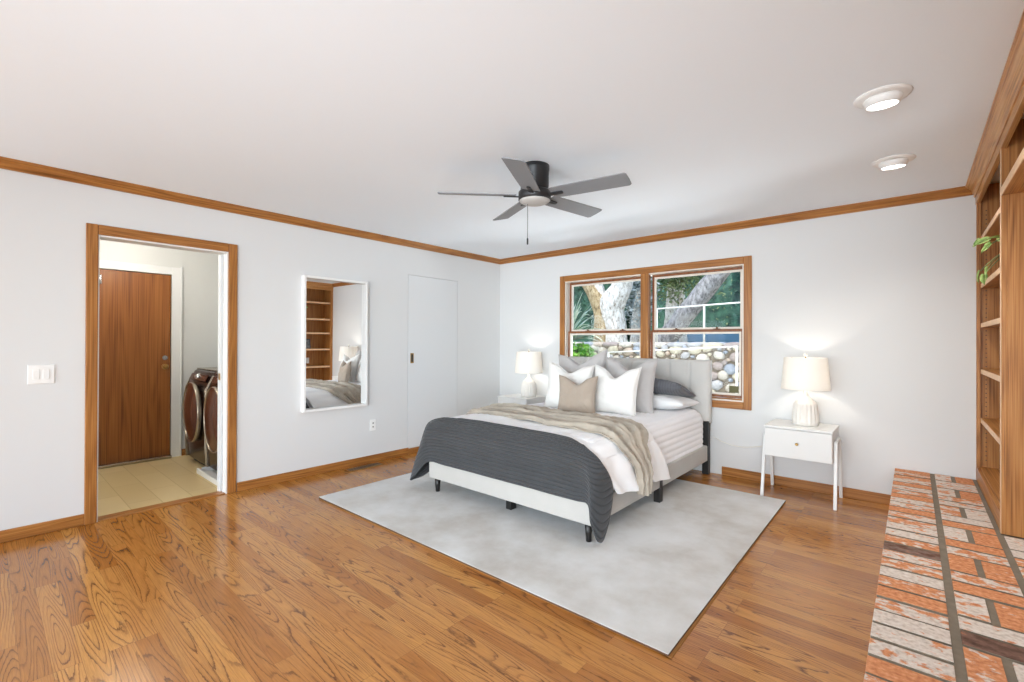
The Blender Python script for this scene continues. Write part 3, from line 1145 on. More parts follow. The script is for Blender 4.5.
while y > -4.2:
    a, b_, c_, d_ = w2[k % len(w2)] if k < 7 else [rb.random() for _ in range(4)]
    brick(4.478, 4.575, max(y - .215, -9), y, white=a)
    brick(4.588, 4.692, y - .215, y, white=b_)
    brick(4.478, 4.692, y - .3275, y - .215, white=c_)
    brick(4.478, 4.692, y - .44, y - .3275, white=d_, dark=.95 if k == 5 else 0)
    y -= .44
    k += 1
y = -1.29
while y > -4.2:
    brick(4.708, 4.81, y - .215, y)
    brick(4.822, 4.925, y - .215, y)
    brick(4.708, 4.925, y - .3275, y - .215)
    brick(4.708, 4.925, y - .44, y - .3275)
    y -= .44
for zz in range(3):   # front face courses below the top course
    z0 = zz * .078 + .006
    y = -.0 - (zz % 2) * .11
    while y > -4.3:
        fs = m.box(hx0 + .002, hx0 + .08, max(y - .21, -4.3), y - .006, z0, z0 + .07)
        m.colour(fs, (rb.random() * .8, 0, rb.random(), 1))
        y -= .216
m.build('bricks', ['brick_whitewashed', 'mortar'], t, bevel=.002)

# ------------------------------------------------------------------ rug
rot = Matrix.Rotation(math.radians(-.3), 3, 'Z')
rug = thing('area_rug', (2.14, -1.71, .004), 'large pale grey mottled rug under the bed', 'rug')
RR = Matrix.Rotation(math.radians(.6), 3, 'Z')
m = MB()
m.box(.685, 3.597, -2.925, -.50, .0125, .0155, rot=RR)
m.build('pile', 'rug_pile', rug, bevel=.001, seg=2)
m = MB()
m.box(.686, 3.596, -2.924, -.501, .0035, .0125, rot=RR)
m.build('backing', 'rug_back', rug)
m = MB()
m.box(.70, 3.602, -2.928, -.52, 0.0, .0035, rot=Matrix.Rotation(math.radians(.95), 3, 'Z'))
tag(m.build('rug_pad', 'pad_tan'), 'thin tan rug pad peeking out at the rug corner', 'rug pad')

# ------------------------------------------------------------------ bed
bed = thing('bed', (2.05, -1.15, 0), 'queen bed with pale grey upholstered frame and black legs', 'bed')
boxobj('foot_rail', (1.25, 2.85, -2.25, -2.20, .132, .285), 'bed_linen_frame', bed, bevel=.012, seg=3)
for x0, x1 in ((1.25, 1.30), (2.80, 2.85)):
    boxobj('side_rail', (x0, x1, -2.20, -.10, .132, .285), 'bed_linen_frame', bed, bevel=.012, seg=3)
boxobj('slat_deck', (1.30, 2.80, -2.20, -.10, .225, .255), 'black_wood', bed)
for x in (1.315, 2.80):
    m = MB()
    m.tube([(x, -2.205, .017), (x, -2.205, .14)], [.017, .027], 4 * 4)
    m.build('leg', 'black_wood', bed)
for x, y in ((2.05, -2.1), (2.825, -1.2), (1.275, -1.2), (2.05, -1.2)):
    boxobj('leg', (x - .026, x + .026, y - .03, y + .03, .017, .20), 'black_wood', bed, bevel=.003)
for x in (1.275, 2.825):
    boxobj('headboard_post', (x - .03, x + .03, -.10, -.045, .0, .52), 'black_wood', bed, bevel=.003)
# headboard with vertical channels
m = MB()
hx0_, hx1_ = 1.215, 2.868
nch = 8
m.box(hx0_ + .01, hx1_ - .01, -.075, -.028, .505, 1.105)
hb = m.build('headboard', 'headboard_fabric', bed, bevel=.012, seg=3)
m = MB()
cw = (hx1_ - hx0_) / nch
def chan(u, v):
    x = hx0_ + u * (hx1_ - hx0_)
    ph = (u * nch) % 1
    bul = .032 * (abs(math.sin(PI * u * nch)) ** .25)
    edge = min(1, v / .04, (1 - v) / .04)
    return Vector((x, -.075 - bul * (max(edge, 0) ** .5), .5 + v * .615))
vs = m.grid(chan, nch * 12, 30)
# close it at the back
def chan_b(u, v):
    return Vector((hx0_ + u * (hx1_ - hx0_), -.035, .5 + v * .615))
vb = m.grid(chan_b, nch * 12, 30)
for i in range(nch * 12):
    for j in (0, 30):
        m.bm.faces.new((vs[i][j], vs[i + 1][j], vb[i + 1][j], vb[i][j]))
for j in range(30):
    for i in (0, nch * 12):
        m.bm.faces.new((vs[i][j], vs[i][j + 1], vb[i][j + 1], vb[i][j]))
m.build('channel_tufting', 'headboard_fabric', hb)

# mattress wrapped in a channel-quilted white coverlet
m = MB()
CX = 2.055
def cov(u, v):
    # u: around the cross-section (left bottom, over the top, right bottom); v: foot -> head
    hw, zb, zt, r = .765, .262, .632, .10
    side = zt - r - zb
    arc = r * PI / 2
    top = 2 * (hw - r)
    tot = 2 * side + 2 * arc + top
    s_ = u * tot
    bul = .010 * abs(math.sin(PI * s_ / .052)) ** .5 + .002 * noise.noise(Vector((s_ * 6, v * 14, 3)))
    if s_ < side:
        x, z, nx, nz = -hw, zb + s_, -1, 0
    elif s_ < side + arc:
        a = (s_ - side) / r
        x, z, nx, nz = -hw + r - r * math.cos(a), zt - r + r * math.sin(a), -math.cos(a), math.sin(a)
    elif s_ < side + arc + top:
        x, z, nx, nz = -hw + r + (s_ - side - arc), zt, 0, 1
    elif s_ < side + 2 * arc + top:
        a = (s_ - side - arc - top) / r
        x, z, nx, nz = hw - r + r * math.sin(a), zt - r + r * math.cos(a), math.sin(a), math.cos(a)
    else:
        x, z, nx, nz = hw, zt - r - (s_ - side - 2 * arc - top), 1, 0
    # rounded foot and head ends
    y = -2.19 + v * 2.08
    e = min(v, 1 - v) * 2.08
    rr = .10
    k = 0 if e > rr else 1 - math.sqrt(max(0, 1 - ((rr - e) / rr) ** 2))
    z -= k * rr * .9 * (1 if z > zb + .15 else (z - zb) / .15)
    x *= 1 - k * .05
    x += nx * bul
    z += nz * bul
    z += .010 * (1 - (x / hw) ** 2) * (1 if nz > .5 else 0)
    return Vector((CX + x, y, z))
va = m.grid(cov, 300, 70)
m.bm.faces.new([va[i][0] for i in range(301)])
m.bm.faces.new([va[i][70] for i in range(301)][::-1])
tag(m.build('mattress', 'coverlet_white'), 'mattress wrapped in white horizontally quilted coverlet, side showing near headboard', 'mattress')

# white duvet
def wr(p, amp, sc, seed=0):
    return amp * noise.noise(Vector((p[0] * sc, p[1] * sc, p[2] * sc + seed)))
dv = patch([
    [(1.20, -2.05, .40), (1.19, -1.7, .30), (1.19, -1.2, .27), (1.20, -.95, .28)],
    [(1.215, -2.12, .54), (1.21, -1.7, .52), (1.21, -1.2, .52), (1.22, -.92, .52)],
    [(1.30, -2.17, .62), (1.30, -1.7, .628), (1.30, -1.2, .628), (1.32, -.90, .628)],
    [(1.60, -2.18, .645), (1.6, -1.7, .655), (1.6, -1.2, .655), (1.62, -.90, .64)],
    [(2.10, -2.18, .645), (2.1, -1.72, .655), (2.1, -1.25, .655), (2.12, -.95, .64)],
    [(2.60, -2.19, .642), (2.6, -1.80, .652), (2.6, -1.45, .652), (2.62, -1.15, .64)],
    [(2.78, -2.22, .620), (2.80, -1.88, .632), (2.80, -1.58, .632), (2.79, -1.34, .625)],
    [(2.872, -2.23, .545), (2.880, -1.92, .55), (2.880, -1.60, .55), (2.868, -1.38, .55)],
    [(2.890, -2.14, .42), (2.915, -1.88, .40), (2.900, -1.52, .40), (2.895, -1.26, .40)],
    [(2.890, -1.995, .285), (2.925, -1.78, .262), (2.905, -1.46, .235), (2.90, -1.14, .205)],
])
m = MB()
def duv(u, v):
    p = dv(u, v)
    w = wr(p, .010, 4) + wr(p, .005, 11, 5)
    if u > .78:
        p.x += w + .012 * math.sin(v * 22)
        # the notch between the two hanging lobes
        nt_ = math.exp(-((v - .60) / .07) ** 2) * max(0, (u - .82) / .18)
        p.z += .05 * nt_
        p.x -= .018 * nt_
    else:
        p.z += w
    return p
m.grid(duv, 150, 70)
tag(m.build('duvet', 'duvet_white', solid=.022, soff=-1), 'fluffy white duvet spread over the bed and hanging down its right side', 'duvet')

# charcoal quilted blanket over the foot
bl = patch([
    [(1.300, -2.215, 0.600), (1.19, -2.185, .54), (1.12, -2.10, .34), (1.09, -2.06, .15)],
    [(1.330, -2.212, 0.622), (1.19, -2.205, .56), (1.09, -2.17, .33), (1.04, -2.14, .085)],
    [(1.370, -2.210, 0.640), (1.20, -2.225, .57), (1.08, -2.22, .32), (1.01, -2.23, .065)],
    [(1.430, -2.205, 0.652), (1.22, -2.216, .58), (1.11, -2.25, .32), (1.04, -2.28, .075)],
    [(1.510, -2.195, 0.657), (1.26, -2.256, .585), (1.19, -2.27, .38), (1.14, -2.29, .15)],
    [(1.580, -2.180, 0.659), (1.32, -2.274, .585), (1.28, -2.27, .42), (1.265, -2.268, .268)],
    [(1.680, -2.175, 0.660), (1.50, -2.276, .59), (1.47, -2.268, .44), (1.46, -2.266, .277)],
    [(1.840, -2.165, 0.660), (1.76, -2.276, .59), (1.74, -2.268, .44), (1.73, -2.266, .279)],
    [(2.100, -2.165, 0.656), (2.10, -2.276, .59), (2.10, -2.268, .44), (2.10, -2.266, .279)],
    [(2.400, -2.175, 0.656), (2.43, -2.276, .59), (2.45, -2.268, .44), (2.46, -2.266, .279)],
    [(2.600, -2.190, 0.654), (2.67, -2.276, .585), (2.71, -2.268, .43), (2.74, -2.266, .278)],
    [(2.680, -2.205, 0.650), (2.78, -2.278, .575), (2.82, -2.272, .42), (2.838, -2.27, .272)],
    [(2.730, -2.222, 0.642), (2.845, -2.274, .56), (2.868, -2.278, .36), (2.872, -2.288, .15)],
    [(2.770, -2.232, 0.632), (2.88, -2.256, .55), (2.898, -2.22, .33), (2.895, -2.255, .055)],
    [(2.790, -2.240, 0.622), (2.895, -2.241, .545), (2.91, -2.13, .34), (2.90, -2.20, .055)],
    [(2.810, -2.243, 0.610), (2.90, -2.226, .54), (2.90, -2.085, .34), (2.895, -2.13, .13)],
])
m = MB()
def blf(u, v):
    p = bl(u, v)
    w = wr(p, .008, 5, 2)
    if .36 < u < .72 and v > .3:
        p.y += w * .7
    else:
        p.z += w * .4
        p.x += w * .8
    # channels as relief
    return p
m.grid(blf, 150, 60, uv=(1, 1))
tag(m.build('quilted_blanket', 'charcoal_quilt', solid=.014, soff=0), 'charcoal channel-quilted blanket draped over the foot of the bed', 'blanket')

# taupe throw lying across and falling down the right side
th = patch([
    [(1.165, -1.20, .30), (1.16, -1.26, .28), (1.16, -1.33, .28), (1.165, -1.40, .30)],
    [(1.17, -1.24, .44), (1.165, -1.36, .44), (1.165, -1.48, .44), (1.17, -1.58, .44)],
    [(1.20, -1.30, .565), (1.195, -1.46, .57), (1.195, -1.62, .57), (1.20, -1.76, .565)],
    [(1.30, -1.33, .645), (1.30, -1.50, .655), (1.30, -1.68, .655), (1.30, -1.84, .645)],
    [(1.65, -1.34, .668), (1.65, -1.52, .675), (1.65, -1.70, .675), (1.65, -1.875, .668)],
    [(2.05, -1.38, .670), (2.05, -1.56, .678), (2.05, -1.74, .678), (2.05, -1.915, .670)],
    [(2.35, -1.36, .670), (2.35, -1.55, .678), (2.35, -1.74, .678), (2.35, -1.93, .670)],
    [(2.62, -1.38, .665), (2.62, -1.56, .674), (2.62, -1.74, .674), (2.62, -1.93, .665)],
    [(2.81, -1.44, .640), (2.82, -1.62, .648), (2.82, -1.80, .648), (2.81, -1.96, .640)],
    [(2.90, -1.60, .560), (2.915, -1.73, .57), (2.915, -1.86, .57), (2.90, -1.96, .560)],
    [(2.925, -1.63, .42), (2.955, -1.69, .42), (2.955, -1.76, .42), (2.93, -1.82, .42)],
    [(2.925, -1.63, .24), (2.95, -1.67, .225), (2.95, -1.73, .225), (2.925, -1.78, .24)],
])
m = MB()
def thf(u, v):
    p = th(u, v)
    env = math.sin(PI * min(max(v, .02), .98)) ** .3
    ph = v * 2 * PI * 3.9 + 2.2 * noise.noise(Vector((u * 5, 0, 1))) + 1.2 * noise.noise(Vector((u * 13, v * 3, 8)))
    fold = math.sin(ph) + .5 * math.sin(2.3 * ph + 1 + 3 * u)
    w = .027 * fold * env * (.6 + .8 * abs(noise.noise(Vector((u * 6, v * 2, 3))))) + wr(p, .012, 7, 9) + wr(p, .009, 20, 4)
    p.y += .05 * noise.noise(Vector((u * 4, 5, 2))) * (1 if u < .7 else .3)
    if u > .74:
        p.x += w + .006
    elif u < .22:
        p.x -= w + .006
    else:
        p.z += max(w, -.02)
    return p
m.grid(thf, 220, 100)
tag(m.build('throw_blanket', 'throw_taupe', solid=.007, soff=0), 'rumpled taupe throw laid across the bed and trailing down its right side', 'throw')

# ------------------------------------------------------------------ pillows
def pillow(name, mat, c, w, h, th_, rot, label, cat='pillow', chop=.0, seed=0, group=None, edge=True, pinch=.10, nseg=36):
    """w across, h tall, th_ thick; c is the middle of the pillow"""
    R = Euler(rot, 'XYZ').to_matrix()
    m = MB()
    def sidef(sgn):
        def f(u, v):
            a, b = 2 * u - 1, 2 * v - 1
            ea, eb = a, b
            x = ea * w / 2 * (1 - pinch * (1 - eb * eb) * abs(ea) ** 2)
            z = eb * h / 2 * (1 - pinch * (1 - ea * ea) * abs(eb) ** 2)
            prof = (max(0, 1 - abs(a) ** 2.4) * max(0, 1 - abs(b) ** 2.4)) ** .5
            y = sgn * th_ / 2 * prof
            # puckers near the seams and broad creases
            q = Vector((a * 2.2, b * 2.2, seed * 3.1 + sgn))
            y += sgn * .010 * noise.noise(q * 1.6) * prof
            y += sgn * .004 * noise.noise(q * 5) * prof ** .5
            if chop:
                dz = chop * math.exp(-(a / .38) ** 2) * max(0, (b + .1) / 1.1) ** 1.6
                z -= dz
                y *= 1 + .25 * dz / chop * (b > 0)
            if b > 0 and chop:   # pointed upper corners
                z += .12 * chop * abs(a) ** 4 * b
            z += .006 * noise.noise(Vector((a * 3, b * 3, seed + 7)))
            return Vector(c) + R @ Vector((x, y, z))
        return f
    m.grid(sidef(-1), nseg, nseg, uv=(1, 1))
    m.grid(sidef(1), nseg, nseg, uv=(1, 1))
    bmesh.ops.remove_doubles(m.bm, verts=m.bm.verts[:], dist=1e-4)
    # flatten out: seam cord
    ob = tag(m.build(name, mat), label, cat, group)
    if edge:
        mm = MB()
        pts = []
        f = sidef(1)
        N = 24
        for i in range(N):
            pts.append(f(i / N, 0))
        for i in range(N):
            pts.append(f(1, i / N))
        for i in range(N):
            pts.append(f(1 - i / N, 1))
        for i in range(N):
            pts.append(f(0, 1 - i / N))
        pts.append(pts[0])
        mm.tube(pts, .0035, 6, cap=False)
        mm.build('piping', mat, ob)
    return ob
pillow('pillow', 'case_white', (2.44, -.40, .715), .74, .46, .15, (PI / 2 - .05, 0, 0), 'white pillow lying flat by the headboard, under the dark ribbed one', seed=1, edge=False)
pillow('pillow', 'sham_dark', (2.42, -.36, .845), .70, .44, .16, (PI / 2 - .28, .07, 0), 'dark grey ribbed pillow lying on the flat white one', seed=2, edge=False)
pillow('cushion', 'pillow_grey', (1.786, -.70, .905), .585, .55, .17, (-.22, -.10, .05), 'large grey cushion at the back, on the window-left side', 'cushion', chop=.10, seed=3)
pillow('cushion', 'pillow_grey', (2.33, -.72, .87), .53, .53, .17, (-.18, .0, 0), 'large grey cushion at the back, right, leaning against the stacked pillows', 'cushion', chop=.09, seed=4)
pillow('cushion', 'pillow_white', (1.83, -1.0, .845), .47, .46, .16, (-.20, .05, .25), 'white cushion half hidden behind the small tan cushion', 'cushion', chop=.07, seed=5)
pillow('cushion', 'pillow_white', (2.32, -.985, .845), .465, .445, .16, (-.20, .02, 0), 'white cushion in front of the right grey one', 'cushion', chop=.09, seed=6)
pillow('cushion', 'pillow_tan', (2.055, -1.20, .795), .375, .365, .13, (-.18, .0, .22), 'small taupe linen cushion at the very front of the pile', 'cushion', chop=.06, seed=7)

# ------------------------------------------------------------------ nightstands
def nightstand(x0, label):
    w, yf, yb, zb, zt = .472, -.43, -.035, .345, .60
    t = thing('nightstand', (x0 + w / 2, -.23, 0), label, 'nightstand', 'white one-drawer nightstands beside the bed')
    x1 = x0 + w
    boxobj('cabinet', (x0, x1, yf + .016, yb, zb, zt - .02), 'nightstand_white', t, bevel=.003)
    boxobj('table_top', (x0 - .004, x1 + .004, yf - .004, yb + .002, zt - .019, zt), 'nightstand_white', t, bevel=.004)
    d = boxobj('drawer', (x0 + .003, x1 - .003, yf, yf + .016, zb + .003, zt - .023), 'nightstand_white', t, bevel=.002)
    m = MB()
    kx, kz = (x0 + x1) / 2, .470
    m.tube([(kx, yf, kz), (kx, yf - .012, kz), (kx, yf - .02, kz), (kx, yf - .024, kz)], [.006, .006, .012, .007], 16)
    m.build('knob', 'brass', d)
    for sx, xx in ((-1, x0 - .014), (1, x1 + .014)):
        for ya, yb_ in ((-.34, -.43), (-.13, -.045)):
            m = MB()
            g = .012
            pts = [(xx - g, ya - g, .50), (xx + g, ya - g, .50), (xx + g, ya + g, .50), (xx - g, ya + g, .50)]
            dx = sx * .004
            v1 = [m.bm.verts.new(p) for p in pts]
            v0 = [m.bm.verts.new((p[0] + dx, p[1] + (yb_ - ya), 0)) for p in pts]
            m.bm.faces.new(v1)
            m.bm.faces.new(v0[::-1])
            for k in range(4):
                m.bm.faces.new((v0[k], v0[(k + 1) % 4], v1[(k + 1) % 4], v1[k]))
            m.build('leg', 'nightstand_white', t, bevel=.003)
        boxobj('leg_bridge', (xx - .012, xx + .012, -.352, -.118, .485, .512), 'nightstand_white', t, bevel=.004)
    return t
ns = nightstand(3.418, 'white one-drawer nightstand to the right of the bed')
ns2 = copy_tree(ns)
ns2.location = (.60, -.23, 0)
ns2['label'] = 'white nightstand in the corner, beyond the left side of the bed'

# ------------------------------------------------------------------ table lamps
def lamp(cx, cy, z0, label):
    t = thing('table_lamp', (cx, cy, z0), label, 'lamp', 'lit ceramic table lamps on the nightstands')
    m = MB()
    flute = lambda a, z: 1 + (.085 * (abs(math.cos(a * 9)) - .6) if z < z0 + .176 and z > z0 + .012 else 0)
    prof = [(.0, z0), (.085, z0), (.094, z0 + .012), (.096, z0 + .04), (.093, z0 + .09), (.088, z0 + .14), (.084, z0 + .172), (.079, z0 + .184),
            (.060, z0 + .208), (.040, z0 + .228), (.026, z0 + .242), (.020, z0 + .262), (.018, z0 + .285), (0, z0 + .285)]
    m.lathe((cx, cy), prof, 108, rfun=flute)
    m.build('base', 'ceramic', t)
    zs0, zs1 = z0 + .30, z0 + .565
    r0, r1 = .178, .153
    m = MB()
    m.lathe((cx, cy), [(r0, zs0), (r0 - .001, zs0 + .004), (r1 + .001, zs1 - .004), (r1, zs1)], 64, close=False)
    m.build('lamp_shade', 'lamp_shade_linen', t, solid=.0015)
    m = MB()
    m.tube([(cx, cy, z0 + .285), (cx, cy, zs1 + .012)], .005, 8)
    for k in range(3):
        a = k * 2 * PI / 3 + .4
        m.tube([(cx, cy, zs1 - .012), (cx + (r1 - .004) * math.cos(a), cy + (r1 - .004) * math.sin(a), zs1 - .006)], .002, 6)
    hp = m.build('harp', 'brass', t)
    m = MB()
    m.lathe((cx, cy), [(0, zs1 + .008), (.012, zs1 + .010), (.016, zs1 + .022), (.014, zs1 + .032), (0, zs1 + .038)], 18)
    m.build('finial', 'ceramic', t)
    m = MB()
    m.lathe((cx, cy), [(.0, zs0 + .06), (.02, zs0 + .065), (.03, zs0 + .10), (.024, zs0 + .125), (0, zs0 + .135)], 18)
    m.build('bulb', 'bulb_glow', t)
    return t
lp = lamp(3.680, -.22, .60, 'lit white ceramic lamp on the right nightstand, nearest the bookcase')
lp2 = copy_tree(lp)
lp2.location = (.70, -.22, .60)
lp2['label'] = 'lit white ceramic lamp on the far nightstand in the room corner'
for x in (3.680, .70):
    add_light('lamp_bulb', 'POINT', (x + .0, -.22, .60 + .42), 8, (1, .90, .78), shadow_soft_size=.035)

# cord from the nightstand along the wall
m = MB()
m.tube([(2.87, -.012, .36), (2.95, -.01, .325), (3.05, -.01, .30), (3.15, -.01, .298), (3.25, -.01, .315), (3.36, -.02, .35), (3.44, -.03, .39)], .003, 6)
tag(m.build('lamp_cord', 'pipe_white'), 'thin pale cord running along the wall to the right nightstand', 'cord')

# ------------------------------------------------------------------ mirror
mt = thing('wall_mirror', (0, -2.437, .615), 'tall white-framed rectangular mirror hung on the left wall', 'mirror')
y0, y1, z0, z1 = -2.775, -2.10, .615, 1.91
dep, fw = .055, .024
m = MB()
for q in ((y0, y0 + fw, z0, z1), (y1 - fw, y1, z0, z1), (y0 + fw, y1 - fw, z0, z0 + fw), (y0 + fw, y1 - fw, z1 - fw, z1)):
    m.box(.001, dep, *q)
m.build('frame', 'trim_white', mt, bevel=.003)
m = MB()
m.box(.006, .010, y0 + fw, y1 - fw, z0 + fw, z1 - fw, rot=Matrix.Rotation(.004, 3, 'Y'))
m.build('mirror_plate', 'mirror_glass', mt)

# ------------------------------------------------------------------ floor vent
m = MB()
a, b, c, d = Vector((.06, -2.376, 0)), Vector((.101, -1.979, 0)), Vector((.20, -1.99, 0)), Vector((.17, -2.40, 0))
vt = thing('floor_vent', (.13, -2.18, 0), 'bronze slotted floor register in front of the left wall', 'vent')
m.box(.075, .185, -2.37, -1.99, 0, .006)
m.build('grille_frame', 'brass', vt, bevel=.002)
m = MB()
for k in range(22):
    yy = -2.355 + k * .0162
    m.box(.09, .17, yy, yy + .009, .0055, .0068)
m.build('slots', 'slot_dark', vt)

# ------------------------------------------------------------------ ceiling fan
fx, fy = 2.493, -2.384
fan = thing('ceiling_fan', (fx, fy, 2.2), 'flush-mount black ceiling fan with five grey blades', 'ceiling fan')
m = MB()
m.lathe((fx, fy), [(.088, 2.27), (.092, 2.28), (.093, 2.40), (.095, 2.405), (.095, H_CEIL), ], 48)
m.build('motor_housing', 'black_metal', fan)
m = MB()
m.lathe((fx, fy), [(.098, 2.208), (.106, 2.212), (.106, 2.262), (.098, 2.272)], 48)
m.build('blade_hub', 'black_metal', fan)
m = MB()
m.lathe((fx, fy), [(0, 2.182), (.03, 2.183), (.065, 2.189), (.09, 2.199), (.1, 2.208), (.1, 2.212)], 48)
m.build('light_lens', 'fan_lens', fan)
for i in range(5):
    ang = 3.94 - i * math.radians(72)
    D = Vector((math.cos(ang), math.sin(ang), 0))
    N = Vector((-math.sin(ang), math.cos(ang), 0))
    Z = Vector((0, 0, 1))
    pt = -.2328
    Wd = N * math.cos(pt) + Z * math.sin(pt)
    Nm = D.cross(Wd).normalized()
    ctr = Vector((fx, fy, 2.24))
    m = MB()
    out = []
    for (l, wv) in ((.125, -.060), (.30, -.064), (.615, -.067), (.625, -.055), (.628, 0), (.625, .055), (.612, .067), (.30, .064), (.125, .060)):
        out.append(ctr + D * l + Wd * wv - Nm * .003)
    m.poly_prism(out, Nm * .006)
    m.build('blade', ['blade_grey'], fan, bevel=.0015)
    m = MB()
    lo = -Nm if Nm.z > 0 else Nm
    pts = [ctr + D * l + Wd * wv + lo * .004 for l, wv in ((.085, -.016), (.20, -.013), (.205, .0), (.20, .013), (.085, .016))]
    m.poly_prism(pts, lo * .008)
    m.build('blade_bracket', 'black_metal', fan, bevel=.002)
m = MB()
cxx, cyy = fx - .075 * Rv.x, fy - .075 * Rv.y
cxx, cyy = fx - .03, fy - .035
m.tube([(cxx, cyy, 2.20), (cxx, cyy, 1.965)], .0016, 6)
pc = m.build('pull_chain', 'black_metal', fan)
m = MB()
m.tube([(cxx, cyy, 1.965), (cxx, cyy, 1.96), (cxx, cyy, 1.925), (cxx, cyy, 1.92)], [.002, .006, .006, .003], 10)
m.build('chain_fob', 'black_metal', pc)

# ------------------------------------------------------------------ recessed lights
def downlight(cx, cy, label, n):
    t = thing('recessed_light', (cx, cy, H_CEIL), label, 'recessed light', 'round recessed ceiling lights by the bookcase')
    m = MB()
    m.lathe((cx, cy), [(.075, H_CEIL - .012), (.09, H_CEIL - .010), (.107, H_CEIL - .004), (.109, H_CEIL + .0)], 48)
    m.build('trim_ring', 'trim_white', t)
    m = MB()
    tl = Matrix.Rotation(.12, 3, 'X')
    m.lathe((0, 0), [(.06, -.036), (.066, -.034), (.074, -.008), (.074, .0)], 40)
    for v in m.bm.verts:
        v.co = tl @ v.co + Vector((cx, cy, H_CEIL - .004))
    m.build('eyeball', 'trim_white', t)
    m = MB()
    m.lathe((0, 0), [(0, -.041), (.04, -.040), (.058, -.037), (.058, -.035)], 40)
    for v in m.bm.verts:
        v.co = tl @ v.co + Vector((cx, cy, H_CEIL - .004))
    m.build('lens', 'lit_lens', t)
    add_light('downlight_bulb', 'SPOT', (cx, cy, H_CEIL - .06), 34, (1, .96, .9), to=(cx, cy, 0), spot_size=2.4, spot_blend=.8, shadow_soft_size=.06)
downlight(4.252, -2.003, 'lit recessed ceiling light nearest the camera', 0)
downlight(4.266, -.995, 'lit recessed ceiling light nearer the window wall', 1)

# ------------------------------------------------------------------ things on the bookcase
pp = thing('potted_pothos', (4.86, -.85, 1.714), 'trailing green pothos on the bookcase shelf below the top one', 'potted plant')
m = MB()
m.lathe((4.86, -.85), [(0, 1.714), (.045, 1.714), (.06, 1.78), (.066, 1.83), (.06, 1.83), (.055, 1.81), (0, 1.81)], 28)
m.build('pot', 'pot_white', pp)
m = MB()
stems = []
ml = MB()
def leaf(mb, p, d, n, L_, W_):
    d = Vector(d).normalized()
    n = Vector(n).normalized()
    s_ = d.cross(n).normalized()
    n = s_.cross(d).normalized()
    prof = [(0, 0), (.06, .30), (.2, .47), (.4, .48), (.62, .36), (.82, .18), (1, 0)]
    cen = []
    lf_, rt_ = [], []
    for t_, w_ in prof:
        c0 = p + d * (t_ * L_) - n * (.25 * L_ * t_ * t_)
        cen.append(mb.bm.verts.new(c0))
        if w_ > 0:
            back = -d * (.08 * L_ if t_ < .1 else 0)
            lf_.append(mb.bm.verts.new(c0 + s_ * w_ * W_ + n * .12 * W_ + back))
            rt_.append(mb.bm.verts.new(c0 - s_ * w_ * W_ + n * .12 * W_ + back))
        else:
            lf_.append(None)
            rt_.append(None)
    for k in range(len(prof) - 1):
        for side in (lf_, rt_):
            q = [cen[k], cen[k + 1], side[k + 1], side[k]]
            q = [v for v in q if v is not None]
            if len(q) > 2:
                f = mb.bm.faces.new(q)
                f.smooth = True
pr = random.Random(3)
tips = [((4.68, -.62, 1.93), (-.5, .8, -.1), .085), ((4.70, -.95, 1.86), (-.5, .3, -.4), .075),
        ((4.695, -.85, 1.74), (-.3, .2, -1), .07), ((4.68, -.62, 1.745), (-.3, .3, -1), .085), ((4.69, -.75, 1.71), (-.2, -.2, -1), .07),
        ((4.74, -1.0, 1.88), (-.6, -.3, .1), .08), ((4.78, -.7, 1.92), (-.3, .5, .3), .08),
        ((4.82, -.95, 1.93), (-.2, -.5, .4), .08), ((4.70, -.88, 1.90), (-.6, 0, -.2), .08)]
for p, d, L_ in tips:
    p = Vector(p)
    a = Vector((4.86, -.85, 1.82))
    mid = (a + p) / 2 + Vector((0, 0, .06))
    m.tube([a, crline([a, mid, p], .3), mid, crline([a, mid, p], .8), p], .0025, 6)
    nn = Vector((-.8, -.5, .5)) + Vector((pr.uniform(-.3, .3), pr.uniform(-.3, .3), pr.uniform(-.2, .2)))
    leaf(ml, p, d, nn, L_ * .95, L_ * .72)
m.build('stems', 'leaf_mid', pp)
ml.build('leaves', 'pothos_leaf', pp, recalc=False)

pf = thing('picture_frame', (4.86, -.46, 1.104), 'small standing pewter photo frame on the middle bookcase shelf', 'picture frame', rotz=0)
R_ = Matrix.Rotation(.18, 3, 'Y')
m = MB()
c = (4.86, -.46, 1.104)
for q in ((-.075, -.055, 0, .20), (.055, .075, 0, .20), (-.055, .055, 0, .022), (-.055, .055, .178, .20)):
    m.box(4.855, 4.868, -.46 + q[0], -.46 + q[1], 1.104 + q[2], 1.104 + q[3], rot=R_, c=c)
m.build('frame', 'frame_pewter', pf, bevel=.002)
m = MB()
m.box(4.86, 4.864, -.515, -.405, 1.126, 1.282, rot=R_, c=c)
m.build('photo', 'photo_grey', pf)
m = MB()
m.box(4.868, 4.872, -.47, -.45, 1.106, 1.25, rot=Matrix.Rotation(-.25, 3, 'Y'), c=(4.905, -.46, 1.25))
m.build('easel_back', 'frame_pewter', pf)

# ================================================================== OUTDOORS
struct(boxobj('ground', (-25, 25, .15, 2.3, -.3, -.15), 'pavers', origin=(0, 0, 0)))
struct(boxobj('ground_terrace', (-25, 25, 2.45, 40, -.3, 1.22), 'ground_soil', origin=(0, 0, 0)))

